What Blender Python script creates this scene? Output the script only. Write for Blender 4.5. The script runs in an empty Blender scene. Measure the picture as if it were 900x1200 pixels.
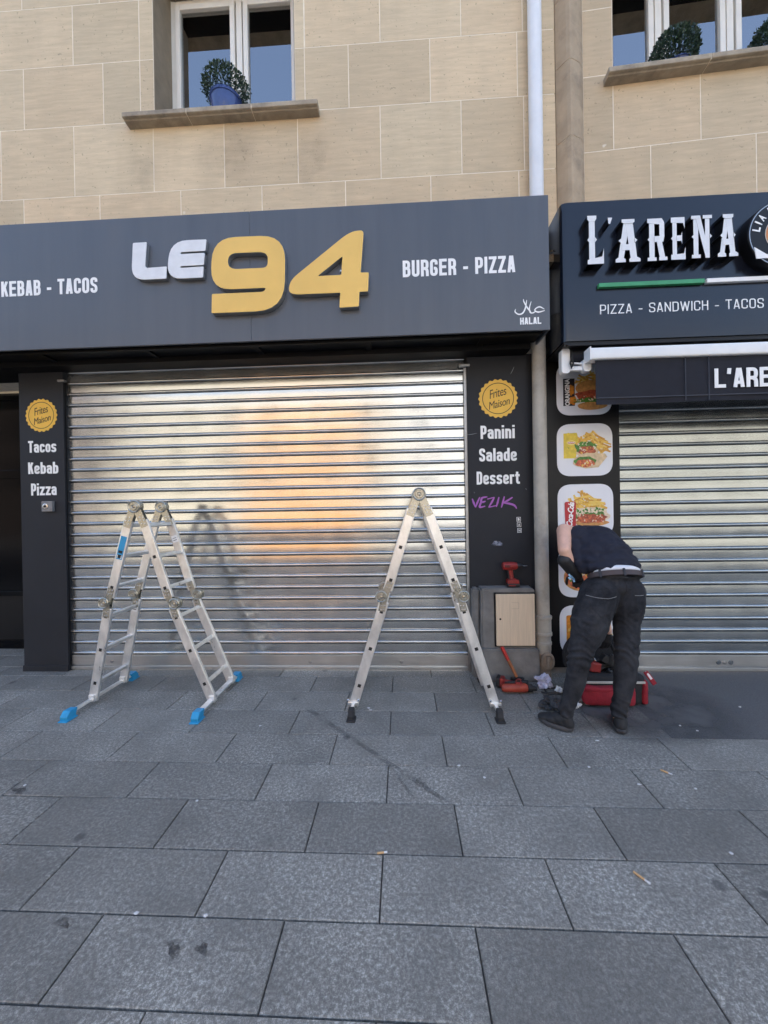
import bpy, bmesh, math, random
import numpy as np
from mathutils import Vector, Matrix, noise as mnoise
from mathutils.bvhtree import BVHTree

random.seed(7)
SC = bpy.context.scene
COL = SC.collection
rad = math.radians

# ------------------------------------------------------------------ camera, sky, sun, exposure
FPX, DIST, EYE = 445.0, 3.6307, 1.55          # focal length for a 900 px wide frame, distance to the facade, eye height
_y, _p, _r = rad(2.72), rad(-0.213), rad(0.967)
_w = np.array([-math.sin(_y) * math.cos(_p), math.cos(_y) * math.cos(_p), math.sin(_p)])
_r0 = np.array([math.cos(_y), math.sin(_y), 0.0])
_d0 = np.cross(_w, _r0)
CR = math.cos(_r) * _r0 + math.sin(_r) * _d0
CD = -math.sin(_r) * _r0 + math.cos(_r) * _d0
cam_data = bpy.data.cameras.new('camera')
cam = bpy.data.objects.new('camera', cam_data)
COL.objects.link(cam)
cam_data.sensor_fit = 'HORIZONTAL'
cam_data.sensor_width = 36.0
cam_data.lens = FPX / 900.0 * 36.0
cam_data.clip_start = 0.05
cam_data.clip_end = 500
cam.matrix_world = Matrix(((CR[0], -CD[0], -_w[0], 0), (CR[1], -CD[1], -_w[1], -DIST), (CR[2], -CD[2], -_w[2], EYE), (0, 0, 0, 1)))
SC.camera = cam

SUN_EL, SUN_AZ = rad(50), rad(12)             # azimuth from +Y (behind the shop) towards +X
world = bpy.data.worlds.new('World')
SC.world = world
world.use_nodes = True
wn = world.node_tree
bg = wn.nodes['Background']
sky = wn.nodes.new('ShaderNodeTexSky')
sky.sky_type = 'NISHITA'
sky.sun_disc = False
sky.sun_elevation = SUN_EL
sky.sun_rotation = SUN_AZ
sky.dust_density = 3.5
sky.ozone_density = 1.3
wn.links.new(sky.outputs[0], bg.inputs[0])
bg.inputs[1].default_value = 0.15
sd = bpy.data.lights.new('sun', 'SUN')
sd.energy = 2.5
sd.angle = rad(0.5)
sd.color = (1.0, 0.93, 0.83)
sun = bpy.data.objects.new('sun', sd)
COL.objects.link(sun)
sdir = Vector((math.sin(SUN_AZ) * math.cos(SUN_EL), math.cos(SUN_AZ) * math.cos(SUN_EL), math.sin(SUN_EL)))
sun.rotation_euler = sdir.to_track_quat('Z', 'Y').to_euler()
sun.location = (4, 20, 30)
SC.view_settings.view_transform = 'Standard'
SC.view_settings.look = 'None'
SC.view_settings.exposure = 2.05
SC.view_settings.gamma = 1.0
SC.render.engine = 'CYCLES'
SC.cycles.max_bounces = 8
SC.cycles.glossy_bounces = 5
SC.cycles.transparent_max_bounces = 8
SC.cycles.use_denoising = True


def P(px, py, Y=0.0):
    """point on the plane y = Y seen at a measured spot of the 900 x 1200 photograph -> (X, Z)"""
    d = (px - 450) / FPX * CR + (py - 600) / FPX * CD + _w
    t = (Y + DIST) / d[1]
    return float(d[0] * t), float(d[2] * t + EYE)


def P3(px, py, Y=0.0):
    x, z = P(px, py, Y)
    return Vector((x, Y, z))


def G(px, py, z=0.0):
    d = (px - 450) / FPX * CR + (py - 600) / FPX * CD + _w
    t = (z - EYE) / d[2]
    return Vector((float(d[0] * t), float(d[1] * t) - DIST, z))


# ------------------------------------------------------------------ materials
MATS = {}


def node(nt, typ, **kw):
    n = nt.nodes.new(typ)
    for k, v in kw.items():
        setattr(n, k, v)
    return n


def mat(name, col, rough=0.5, metal=0.0, var=0.12, scale=6.0, bump=0.0, bscale=60.0, stretch=(1, 1, 1), spec=0.5, rvar=0.0, dirt=0.0):
    """principled material with mottled colour, roughness and bump from object-space noise"""
    if name in MATS:
        return MATS[name]
    m = bpy.data.materials.new(name)
    m.use_nodes = True
    nt = m.node_tree
    L = nt.links.new
    b = nt.nodes['Principled BSDF']
    b.inputs['Metallic'].default_value = metal
    b.inputs['Roughness'].default_value = rough
    b.inputs['Specular IOR Level'].default_value = spec
    tc = node(nt, 'ShaderNodeTexCoord')
    mp = node(nt, 'ShaderNodeMapping')
    mp.inputs['Scale'].default_value = stretch
    L(tc.outputs['Object'], mp.inputs[0])
    n1 = node(nt, 'ShaderNodeTexNoise')
    n1.inputs['Scale'].default_value = scale
    n1.inputs['Detail'].default_value = 8
    n1.inputs['Roughness'].default_value = 0.62
    L(mp.outputs[0], n1.inputs['Vector'])
    rp = node(nt, 'ShaderNodeValToRGB')
    c = Vector(col)
    rp.color_ramp.elements[0].position = 0.3
    rp.color_ramp.elements[1].position = 0.7
    lo, hi = c * (1 - var), c * (1 + var)
    rp.color_ramp.elements[0].color = (*lo, 1)
    rp.color_ramp.elements[1].color = (min(1, hi[0]), min(1, hi[1]), min(1, hi[2]), 1)
    L(n1.outputs[0], rp.inputs[0])
    out = rp.outputs[0]
    if dirt > 0:
        n3 = node(nt, 'ShaderNodeTexNoise')
        n3.inputs['Scale'].default_value = 2.3
        n3.inputs['Detail'].default_value = 9
        n3.inputs['Roughness'].default_value = 0.7
        L(tc.outputs['Object'], n3.inputs['Vector'])
        r3 = node(nt, 'ShaderNodeValToRGB')
        r3.color_ramp.elements[0].position = 0.5
        r3.color_ramp.elements[0].color = (0, 0, 0, 1)
        r3.color_ramp.elements[1].position = 0.72
        r3.color_ramp.elements[1].color = (dirt, dirt, dirt, 1)
        L(n3.outputs[0], r3.inputs[0])
        mx = node(nt, 'ShaderNodeMixRGB')
        mx.inputs[2].default_value = (0.10, 0.09, 0.08, 1)
        L(r3.outputs[0], mx.inputs[0])
        L(out, mx.inputs[1])
        out = mx.outputs[0]
    L(out, b.inputs['Base Color'])
    if rvar > 0:
        mr = node(nt, 'ShaderNodeMapRange')
        mr.inputs[1].default_value = 0.3
        mr.inputs[2].default_value = 0.7
        mr.inputs[3].default_value = max(0.02, rough - rvar)
        mr.inputs[4].default_value = rough + rvar
        L(n1.outputs[0], mr.inputs[0])
        L(mr.outputs[0], b.inputs['Roughness'])
    if bump > 0:
        n2 = node(nt, 'ShaderNodeTexNoise')
        n2.inputs['Scale'].default_value = bscale
        n2.inputs['Detail'].default_value = 5
        L(mp.outputs[0], n2.inputs['Vector'])
        bp = node(nt, 'ShaderNodeBump')
        bp.inputs['Strength'].default_value = bump
        bp.inputs['Distance'].default_value = 0.01
        L(n2.outputs[0], bp.inputs['Height'])
        L(bp.outputs[0], b.inputs['Normal'])
    MATS[name] = m
    return m


def stone_mat(name, base, tint, seed):
    """sawn limestone blocks: each block its own tone, fine bedding lines, pits and weather marks"""
    m = bpy.data.materials.new(name)
    m.use_nodes = True
    nt = m.node_tree
    L = nt.links.new
    b = nt.nodes['Principled BSDF']
    b.inputs['Roughness'].default_value = 0.85
    b.inputs['Specular IOR Level'].default_value = 0.25
    geo = node(nt, 'ShaderNodeNewGeometry')
    tc = node(nt, 'ShaderNodeTexCoord')
    # every block samples its own piece of rock
    sh = node(nt, 'ShaderNodeVectorMath', operation='MULTIPLY_ADD')
    cmb = node(nt, 'ShaderNodeCombineXYZ')
    for i in range(3):
        L(geo.outputs['Random Per Island'], cmb.inputs[i])
    sh.inputs[1].default_value = (37 + seed, 11, 53)
    L(cmb.outputs[0], sh.inputs[0])
    L(tc.outputs['Object'], sh.inputs[2])
    mp = node(nt, 'ShaderNodeMapping')
    mp.inputs['Scale'].default_value = (1.1, 1, 9)
    mp.inputs['Rotation'].default_value = (0, 0.05, 0)
    L(sh.outputs[0], mp.inputs[0])
    n1 = node(nt, 'ShaderNodeTexNoise')
    n1.inputs['Scale'].default_value = 3.2
    n1.inputs['Detail'].default_value = 9
    n1.inputs['Roughness'].default_value = 0.68
    L(mp.outputs[0], n1.inputs['Vector'])
    r1 = node(nt, 'ShaderNodeValToRGB')
    c = Vector(base)
    r1.color_ramp.elements[0].position = 0.28
    r1.color_ramp.elements[1].position = 0.75
    r1.color_ramp.elements[0].color = (*(c * 0.86), 1)
    r1.color_ramp.elements[1].color = (*(c * 1.12), 1)
    L(n1.outputs[0], r1.inputs[0])
    hv = node(nt, 'ShaderNodeMapRange')
    hv.inputs[3].default_value = 0.86
    hv.inputs[4].default_value = 1.1
    L(geo.outputs['Random Per Island'], hv.inputs[0])
    hue = node(nt, 'ShaderNodeMixRGB', blend_type='MULTIPLY')
    hue.inputs[2].default_value = (1.0, 0.955, 0.93, 1)
    h7 = node(nt, 'ShaderNodeMath', operation='MULTIPLY')
    h7.inputs[1].default_value = 7.31
    L(geo.outputs['Random Per Island'], h7.inputs[0])
    h8 = node(nt, 'ShaderNodeMath', operation='FRACT')
    L(h7.outputs[0], h8.inputs[0])
    L(h8.outputs[0], hue.inputs[0])
    L(r1.outputs[0], hue.inputs[1])
    m1 = node(nt, 'ShaderNodeMixRGB', blend_type='MULTIPLY')
    m1.inputs[0].default_value = 1
    L(hue.outputs[0], m1.inputs[1])
    L(hv.outputs[0], m1.inputs[2])
    # pits
    n2 = node(nt, 'ShaderNodeTexNoise')
    n2.inputs['Scale'].default_value = 38
    n2.inputs['Detail'].default_value = 3
    L(sh.outputs[0], n2.inputs['Vector'])
    r2 = node(nt, 'ShaderNodeValToRGB')
    r2.color_ramp.elements[0].position = 0.655
    r2.color_ramp.elements[0].color = (0, 0, 0, 1)
    r2.color_ramp.elements[1].position = 0.72
    r2.color_ramp.elements[1].color = (0.65, 0.65, 0.65, 1)
    L(n2.outputs[0], r2.inputs[0])
    m2 = node(nt, 'ShaderNodeMixRGB')
    m2.inputs[2].default_value = (*(c * 0.45), 1)
    L(r2.outputs[0], m2.inputs[0])
    L(m1.outputs[0], m2.inputs[1])
    # broad weathering, running down
    mp3 = node(nt, 'ShaderNodeMapping')
    mp3.inputs['Scale'].default_value = (2.2, 1, 0.6)
    L(tc.outputs['Object'], mp3.inputs[0])
    n3 = node(nt, 'ShaderNodeTexNoise')
    n3.inputs['Scale'].default_value = 1.3
    n3.inputs['Detail'].default_value = 7
    L(mp3.outputs[0], n3.inputs['Vector'])
    r3 = node(nt, 'ShaderNodeValToRGB')
    r3.color_ramp.elements[0].position = 0.45
    r3.color_ramp.elements[0].color = (0, 0, 0, 1)
    r3.color_ramp.elements[1].position = 0.8
    r3.color_ramp.elements[1].color = (0.55, 0.55, 0.55, 1)
    L(n3.outputs[0], r3.inputs[0])
    m3 = node(nt, 'ShaderNodeMixRGB')
    m3.inputs[2].default_value = (*Vector(tint), 1)
    L(r3.outputs[0], m3.inputs[0])
    L(m2.outputs[0], m3.inputs[1])
    vo = node(nt, 'ShaderNodeTexVoronoi')
    vo.inputs['Scale'].default_value = 1.7
    dst = node(nt, 'ShaderNodeTexNoise')
    dst.inputs['Scale'].default_value = 22
    L(tc.outputs['Object'], dst.inputs['Vector'])
    av = node(nt, 'ShaderNodeVectorMath', operation='MULTIPLY_ADD')
    av.inputs[1].default_value = (.035, .035, .035)
    L(dst.outputs['Color'], av.inputs[0])
    L(tc.outputs['Object'], av.inputs[2])
    L(av.outputs[0], vo.inputs['Vector'])
    vr = node(nt, 'ShaderNodeValToRGB')
    vr.color_ramp.elements[0].position = 0.018
    vr.color_ramp.elements[0].color = (0.85, 0.85, 0.85, 1)
    vr.color_ramp.elements[1].position = 0.034
    vr.color_ramp.elements[1].color = (0, 0, 0, 1)
    L(vo.outputs['Distance'], vr.inputs[0])
    m4 = node(nt, 'ShaderNodeMixRGB')
    m4.inputs[2].default_value = (0.74, 0.66, 0.52, 1)
    L(vr.outputs[0], m4.inputs[0])
    L(m3.outputs[0], m4.inputs[1])
    L(m4.outputs[0], b.inputs['Base Color'])
    bp = node(nt, 'ShaderNodeBump')
    bp.inputs['Strength'].default_value = 0.35
    bp.inputs['Distance'].default_value = 0.006
    ad = node(nt, 'ShaderNodeMath', operation='SUBTRACT')
    L(n1.outputs[0], ad.inputs[0])
    L(r2.outputs[0], ad.inputs[1])
    L(ad.outputs[0], bp.inputs['Height'])
    L(bp.outputs[0], b.inputs['Normal'])
    return m


def slab_mat():
    """bush-hammered dark granite slabs, some worn smooth, some still speckled"""
    m = bpy.data.materials.new('granite_slab')
    m.use_nodes = True
    nt = m.node_tree
    L = nt.links.new
    b = nt.nodes['Principled BSDF']
    geo = node(nt, 'ShaderNodeNewGeometry')
    tc = node(nt, 'ShaderNodeTexCoord')
    n1 = node(nt, 'ShaderNodeTexNoise')
    n1.inputs['Scale'].default_value = 62
    n1.inputs['Detail'].default_value = 9
    n1.inputs['Roughness'].default_value = 0.93
    L(tc.outputs['Object'], n1.inputs['Vector'])
    big = node(nt, 'ShaderNodeTexNoise')
    big.inputs['Scale'].default_value = 2.6
    big.inputs['Detail'].default_value = 8
    big.inputs['Roughness'].default_value = 0.66
    L(tc.outputs['Object'], big.inputs['Vector'])
    # speckle strength: per slab and patchy
    per = node(nt, 'ShaderNodeMapRange')
    per.inputs[3].default_value = 0.4
    per.inputs[4].default_value = 1.0
    L(geo.outputs['Random Per Island'], per.inputs[0])
    pat = node(nt, 'ShaderNodeMapRange')
    pat.inputs[1].default_value = 0.36
    pat.inputs[2].default_value = 0.62
    pat.inputs[3].default_value = 0.15
    pat.inputs[4].default_value = 1.0
    L(big.outputs[0], pat.inputs[0])
    mu = node(nt, 'ShaderNodeMath', operation='MULTIPLY')
    L(per.outputs[0], mu.inputs[0])
    L(pat.outputs[0], mu.inputs[1])
    sp = node(nt, 'ShaderNodeValToRGB')
    sp.color_ramp.elements[0].position = 0.50
    sp.color_ramp.elements[0].color = (0, 0, 0, 1)
    sp.color_ramp.elements[1].position = 0.62
    sp.color_ramp.elements[1].color = (1, 1, 1, 1)
    L(n1.outputs[0], sp.inputs[0])
    mu2 = node(nt, 'ShaderNodeMath', operation='MULTIPLY')
    L(sp.outputs[0], mu2.inputs[0])
    L(mu.outputs[0], mu2.inputs[1])
    base = node(nt, 'ShaderNodeMixRGB')
    base.inputs[1].default_value = (0.138, 0.133, 0.119, 1)
    base.inputs[2].default_value = (0.25, 0.24, 0.213, 1)
    L(big.outputs[0], base.inputs[0])
    fine = node(nt, 'ShaderNodeMixRGB', blend_type='MULTIPLY')
    fine.inputs[0].default_value = 0.6
    L(base.outputs[0], fine.inputs[1])
    fr = node(nt, 'ShaderNodeMapRange')
    fr.inputs[1].default_value = 0.36
    fr.inputs[2].default_value = 0.66
    fr.inputs[3].default_value = 0.25
    fr.inputs[4].default_value = 1.75
    L(n1.outputs[0], fr.inputs[0])
    L(fr.outputs[0], fine.inputs[2])
    mx = node(nt, 'ShaderNodeMixRGB')
    mx.inputs[2].default_value = (0.74, 0.72, 0.65, 1)
    L(mu2.outputs[0], mx.inputs[0])
    L(fine.outputs[0], mx.inputs[1])
    # trodden dirt and gum marks
    vo = node(nt, 'ShaderNodeTexVoronoi')
    vo.inputs['Scale'].default_value = 2.3
    L(tc.outputs['Object'], vo.inputs['Vector'])
    vr = node(nt, 'ShaderNodeValToRGB')
    vr.color_ramp.elements[0].position = 0.045
    vr.color_ramp.elements[0].color = (0.7, 0.7, 0.7, 1)
    vr.color_ramp.elements[1].position = 0.075
    vr.color_ramp.elements[1].color = (0, 0, 0, 1)
    L(vo.outputs['Distance'], vr.inputs[0])
    mg = node(nt, 'ShaderNodeMixRGB')
    mg.inputs[2].default_value = (0.065, 0.065, 0.066, 1)
    L(vr.outputs[0], mg.inputs[0])
    L(mx.outputs[0], mg.inputs[1])
    t7 = node(nt, 'ShaderNodeMath', operation='MULTIPLY')
    t7.inputs[1].default_value = 5.77
    L(geo.outputs['Random Per Island'], t7.inputs[0])
    t8 = node(nt, 'ShaderNodeMath', operation='FRACT')
    L(t7.outputs[0], t8.inputs[0])
    t9 = node(nt, 'ShaderNodeMapRange')
    t9.inputs[3].default_value = 0.86
    t9.inputs[4].default_value = 1.14
    L(t8.outputs[0], t9.inputs[0])
    tm = node(nt, 'ShaderNodeMixRGB', blend_type='MULTIPLY')
    tm.inputs[0].default_value = 1
    L(mg.outputs[0], tm.inputs[1])
    L(t9.outputs[0], tm.inputs[2])
    L(tm.outputs[0], b.inputs['Base Color'])
    b.inputs['Roughness'].default_value = 0.62
    bp = node(nt, 'ShaderNodeBump')
    bp.inputs['Strength'].default_value = 0.5
    bp.inputs['Distance'].default_value = 0.004
    L(n1.outputs[0], bp.inputs['Height'])
    L(bp.outputs[0], b.inputs['Normal'])
    return m


def steel_mat(name, col, rough, streak):
    """galvanised roller-shutter steel: long drawn streaks along the slat, patchy dull zinc"""
    m = bpy.data.materials.new(name)
    m.use_nodes = True
    nt = m.node_tree
    L = nt.links.new
    b = nt.nodes['Principled BSDF']
    b.inputs['Metallic'].default_value = 0.9
    tc = node(nt, 'ShaderNodeTexCoord')
    mp = node(nt, 'ShaderNodeMapping')
    mp.inputs['Scale'].default_value = (0.8, 1, 26)
    L(tc.outputs['Object'], mp.inputs[0])
    n1 = node(nt, 'ShaderNodeTexNoise')
    n1.inputs['Scale'].default_value = 4
    n1.inputs['Detail'].default_value = 7
    n1.inputs['Roughness'].default_value = 0.65
    L(mp.outputs[0], n1.inputs['Vector'])
    n2 = node(nt, 'ShaderNodeTexNoise')
    n2.inputs['Scale'].default_value = 5
    n2.inputs['Detail'].default_value = 6
    L(tc.outputs['Object'], n2.inputs['Vector'])
    ad = node(nt, 'ShaderNodeMath', operation='ADD')
    L(n1.outputs[0], ad.inputs[0])
    L(n2.outputs[0], ad.inputs[1])
    r1 = node(nt, 'ShaderNodeValToRGB')
    c = Vector(col)
    r1.color_ramp.elements[0].position = 0.35
    r1.color_ramp.elements[1].position = 0.65
    r1.color_ramp.elements[0].color = (*(c * 0.82), 1)
    r1.color_ramp.elements[1].color = (*(c * 1.08), 1)
    hf = node(nt, 'ShaderNodeMath', operation='MULTIPLY')
    hf.inputs[1].default_value = 0.5
    L(ad.outputs[0], hf.inputs[0])
    L(hf.outputs[0], r1.inputs[0])
    L(r1.outputs[0], b.inputs['Base Color'])
    mr = node(nt, 'ShaderNodeMapRange')
    mr.inputs[1].default_value = 0.3
    mr.inputs[2].default_value = 0.7
    mr.inputs[3].default_value = rough - 0.04
    mr.inputs[4].default_value = rough + 0.06
    L(hf.outputs[0], mr.inputs[0])
    L(mr.outputs[0], b.inputs['Roughness'])
    mp2 = node(nt, 'ShaderNodeMapping')
    mp2.inputs['Scale'].default_value = (1.0, 1, 3)
    L(tc.outputs['Object'], mp2.inputs[0])
    n3 = node(nt, 'ShaderNodeTexNoise')
    n3.inputs['Scale'].default_value = 2.4
    n3.inputs['Detail'].default_value = 3
    L(mp2.outputs[0], n3.inputs['Vector'])
    bp = node(nt, 'ShaderNodeBump')
    bp.inputs['Strength'].default_value = streak
    bp.inputs['Distance'].default_value = 0.02
    L(n3.outputs[0], bp.inputs['Height'])
    L(bp.outputs[0], b.inputs['Normal'])
    return m


def glass_mat(name, ior):
    m = bpy.data.materials.new(name)
    m.use_nodes = True
    nt = m.node_tree
    L = nt.links.new
    nt.nodes.remove(nt.nodes['Principled BSDF'])
    o = nt.nodes['Material Output']
    fr = node(nt, 'ShaderNodeFresnel')
    fr.inputs['IOR'].default_value = ior
    t = node(nt, 'ShaderNodeBsdfTransparent')
    t.inputs[0].default_value = (0.72, 0.76, 0.75, 1)
    g = node(nt, 'ShaderNodeBsdfGlossy')
    g.inputs['Roughness'].default_value = 0.015
    mx = node(nt, 'ShaderNodeMixShader')
    L(fr.outputs[0], mx.inputs[0])
    L(t.outputs[0], mx.inputs[1])
    L(g.outputs[0], mx.inputs[2])
    L(mx.outputs[0], o.inputs[0])
    return m


def stain_mat(name, col, lo, hi, scale, fade=False):
    m = bpy.data.materials.new(name)
    m.use_nodes = True
    nt = m.node_tree
    L = nt.links.new
    b = nt.nodes['Principled BSDF']
    b.inputs['Base Color'].default_value = (*col, 1)
    b.inputs['Roughness'].default_value = 0.7
    tc = node(nt, 'ShaderNodeTexCoord')
    n = node(nt, 'ShaderNodeTexNoise')
    n.inputs['Scale'].default_value = scale
    n.inputs['Detail'].default_value = 6
    L(tc.outputs['Object'], n.inputs['Vector'])
    r = node(nt, 'ShaderNodeMapRange')
    r.inputs[1].default_value = 0.35
    r.inputs[2].default_value = 0.65
    r.inputs[3].default_value = lo
    r.inputs[4].default_value = hi
    L(n.outputs[0], r.inputs[0])
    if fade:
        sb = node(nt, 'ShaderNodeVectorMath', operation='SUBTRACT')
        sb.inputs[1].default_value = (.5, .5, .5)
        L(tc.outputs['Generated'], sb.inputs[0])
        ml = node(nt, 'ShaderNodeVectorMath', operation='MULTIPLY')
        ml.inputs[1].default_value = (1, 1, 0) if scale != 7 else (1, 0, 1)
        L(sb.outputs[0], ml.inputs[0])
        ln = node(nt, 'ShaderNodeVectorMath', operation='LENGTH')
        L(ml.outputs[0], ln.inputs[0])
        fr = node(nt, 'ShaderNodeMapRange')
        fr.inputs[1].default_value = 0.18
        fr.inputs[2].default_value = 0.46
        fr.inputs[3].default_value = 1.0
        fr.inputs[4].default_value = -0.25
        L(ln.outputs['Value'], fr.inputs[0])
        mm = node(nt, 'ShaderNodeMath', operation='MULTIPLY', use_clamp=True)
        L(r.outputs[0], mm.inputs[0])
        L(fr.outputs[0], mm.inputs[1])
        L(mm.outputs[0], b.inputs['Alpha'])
        return m
    L(r.outputs[0], b.inputs['Alpha'])
    return m


STONE = stone_mat('limestone', (0.655, 0.535, 0.36), (0.48, 0.385, 0.255), 0)
STONE2 = stone_mat('limestone_right', (0.605, 0.49, 0.33), (0.43, 0.35, 0.235), 5)
MORTAR = mat('mortar', (0.80, 0.71, 0.56), 0.9, var=0.12, scale=9)
SILLM = mat('sill_stone', (0.36, 0.30, 0.22), 0.85, var=0.25, scale=7, bump=0.3, bscale=40, dirt=0.8)
SLAB = slab_mat()
JOINT = mat('joint_sand', (0.075, 0.072, 0.065), 0.95, var=0.3, scale=40)
ASPH = mat('asphalt', (0.105, 0.105, 0.105), 0.75, var=0.35, scale=110, bump=0.6, bscale=160)
FASCIA = mat('grey_composite_panel', (0.080, 0.088, 0.101), 0.36, var=0.09, scale=1.5, spec=0.55, rvar=0.05, stretch=(5, 1, 0.4), dirt=0.12)
SOFFIT = mat('black_soffit', (0.004, 0.004, 0.0045), 0.55, var=0.2, spec=0.25)
BLACKP = mat('black_panel', (0.006, 0.006, 0.007), 0.42, var=0.1, scale=2, rvar=0.05, spec=0.28)
NAVYP = mat('blue_black_panel', (0.007, 0.009, 0.016), 0.2, var=0.08, scale=2, rvar=0.04)
PIER = mat('charcoal_paint', (0.020, 0.022, 0.027), 0.55, spec=0.25, var=0.12, scale=3, bump=0.05, bscale=90, rvar=0.05)
WHITE = mat('white_vinyl', (0.87, 0.87, 0.85), 0.45, var=0.03)
SILVER = mat('silver_letter', (0.72, 0.72, 0.71), 0.36, 0.1, var=0.06, scale=14)
SILVERSIDE = mat('silver_edge', (0.45, 0.46, 0.47), 0.35, 0.8, var=0.06)
GOLD = mat('gold_letter', (0.80, 0.50, 0.12), 0.42, 0.15, var=0.05, scale=3)
BADGE = mat('badge_yellow', (0.82, 0.49, 0.06), 0.5, var=0.05)
BADGEDK = mat('badge_ink', (0.035, 0.022, 0.010), 0.6, var=0.05)
GREEN = mat('green_acrylic', (0.05, 0.30, 0.12), 0.25, var=0.12, scale=9)
STEEL = steel_mat('galvanised_slat', (0.57, 0.58, 0.57), 0.17, 0.014)
STEELB = steel_mat('dull_zinc_bar', (0.50, 0.51, 0.51), 0.42, 0.02)
STEEL2 = steel_mat('dull_galvanised_slat', (0.44, 0.47, 0.475), 0.2, 0.02)
RAIL = mat('rail_steel', (0.33, 0.34, 0.35), 0.42, 0.9, var=0.2, scale=10)
ALU = mat('ladder_aluminium', (0.78, 0.775, 0.75), 0.36, 0.8, var=0.16, scale=14, bump=0.05, bscale=60, stretch=(1, 1, 0.4), rvar=0.1, dirt=0.35)
HINGE = mat('hinge_plate', (0.40, 0.38, 0.32), 0.3, 0.85, var=0.15, scale=25, rvar=0.08)
PLUG = mat('black_plug', (0.01, 0.01, 0.01), 0.6)
BLUEP = mat('blue_plastic', (0.02, 0.28, 0.52), 0.42, var=0.12, scale=12)
BLACKR = mat('black_rubber', (0.018, 0.018, 0.019), 0.75, var=0.2, scale=20, bump=0.2)
PIPEUP = mat('painted_zinc_pipe', (0.76, 0.76, 0.75), 0.5, 0.1, var=0.06, scale=5)
PIPELO = mat('old_cream_pipe', (0.42, 0.39, 0.33), 0.6, var=0.14, scale=7, bump=0.12, bscale=50, dirt=0.55)
CONC = mat('rough_concrete', (0.19, 0.185, 0.175), 0.9, var=0.28, scale=6, bump=0.5, bscale=30, dirt=0.3)
PLY = mat('pale_hatch_board', (0.66, 0.53, 0.38), 0.6, var=0.10, scale=5, stretch=(14, 1, 0.8), bump=0.05)
UPVC = mat('white_window_frame', (0.82, 0.78, 0.70), 0.4, var=0.04)
PANE = glass_mat('window_glass', 4.2)
DARKGLASS = mat('dark_door_glass', (0.002, 0.002, 0.0025), 0.12, var=0.1, spec=0.2)
ROOM = mat('dark_room', (0.022, 0.021, 0.02), 0.9)
BLIND = mat('grey_blind', (0.55, 0.57, 0.58), 0.7, var=0.05)
LEAF = mat('box_leaf', (0.030, 0.062, 0.040), 0.45, var=0.45, scale=30)
_nt = LEAF.node_tree
_g = node(_nt, 'ShaderNodeNewGeometry')
_r = node(_nt, 'ShaderNodeValToRGB')
_r.color_ramp.elements[0].color = (0.012, 0.030, 0.018, 1)
_r.color_ramp.elements[1].color = (0.060, 0.105, 0.050, 1)
_e = _r.color_ramp.elements.new(0.7)
_e.color = (0.026, 0.060, 0.036, 1)
_nt.links.new(_g.outputs['Random Per Island'], _r.inputs[0])
_nt.links.new(_r.outputs[0], _nt.nodes['Principled BSDF'].inputs['Base Color'])
TWIG = mat('box_twig', (0.03, 0.03, 0.02), 0.9)
POT = mat('blue_glazed_pot', (0.045, 0.075, 0.22), 0.22, var=0.2, scale=8)
SOIL = mat('soil', (0.03, 0.022, 0.016), 0.95)
FABRIC = mat('awning_fabric', (0.009, 0.010, 0.017), 0.85, var=0.15, scale=12, bump=0.12, bscale=30)
AWHITE = mat('white_awning_metal', (0.78, 0.79, 0.78), 0.35, var=0.04)
RED = mat('red_tool_plastic', (0.26, 0.022, 0.018), 0.45, var=0.2, scale=18)
REDCLOTH = mat('red_bag_cloth', (0.25, 0.010, 0.022), 0.8, var=0.22, scale=14, bump=0.3, bscale=70)
BLKCLOTH = mat('black_bag_cloth', (0.014, 0.014, 0.016), 0.85, var=0.3, scale=14, bump=0.3, bscale=70)
TOOLBLK = mat('black_tool_plastic', (0.016, 0.016, 0.017), 0.5, var=0.2, scale=20)
CHROME = mat('tool_steel', (0.6, 0.6, 0.6), 0.25, 1.0, var=0.1)
WOODH = mat('worn_hammer_wood', (0.30, 0.11, 0.04), 0.6, var=0.3, scale=12)
SKIN = mat('skin', (0.66, 0.39, 0.28), 0.5, var=0.10, scale=16, bump=0.05, bscale=80)
HAIR = mat('dark_hair', (0.02, 0.014, 0.010), 0.6, var=0.3, scale=40, bump=0.5, bscale=120)
SHIRT = mat('navy_cotton', (0.0075, 0.009, 0.020), 0.85, var=0.12, scale=9, bump=0.12, bscale=240)
UNDER = mat('white_cotton', (0.72, 0.72, 0.74), 0.85, var=0.05, bump=0.1)
BELT = mat('belt_leather', (0.045, 0.030, 0.030), 0.5, var=0.2, scale=20)
SHOE = mat('black_shoe_mesh', (0.014, 0.0145, 0.016), 0.7, var=0.25, scale=40, bump=0.3, bscale=150)
SOLE = mat('black_sole', (0.045, 0.045, 0.048), 0.65, var=0.2, scale=30)
GLOVE = mat('black_glove', (0.012, 0.012, 0.013), 0.6, var=0.25, scale=30, bump=0.2, bscale=100)


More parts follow.
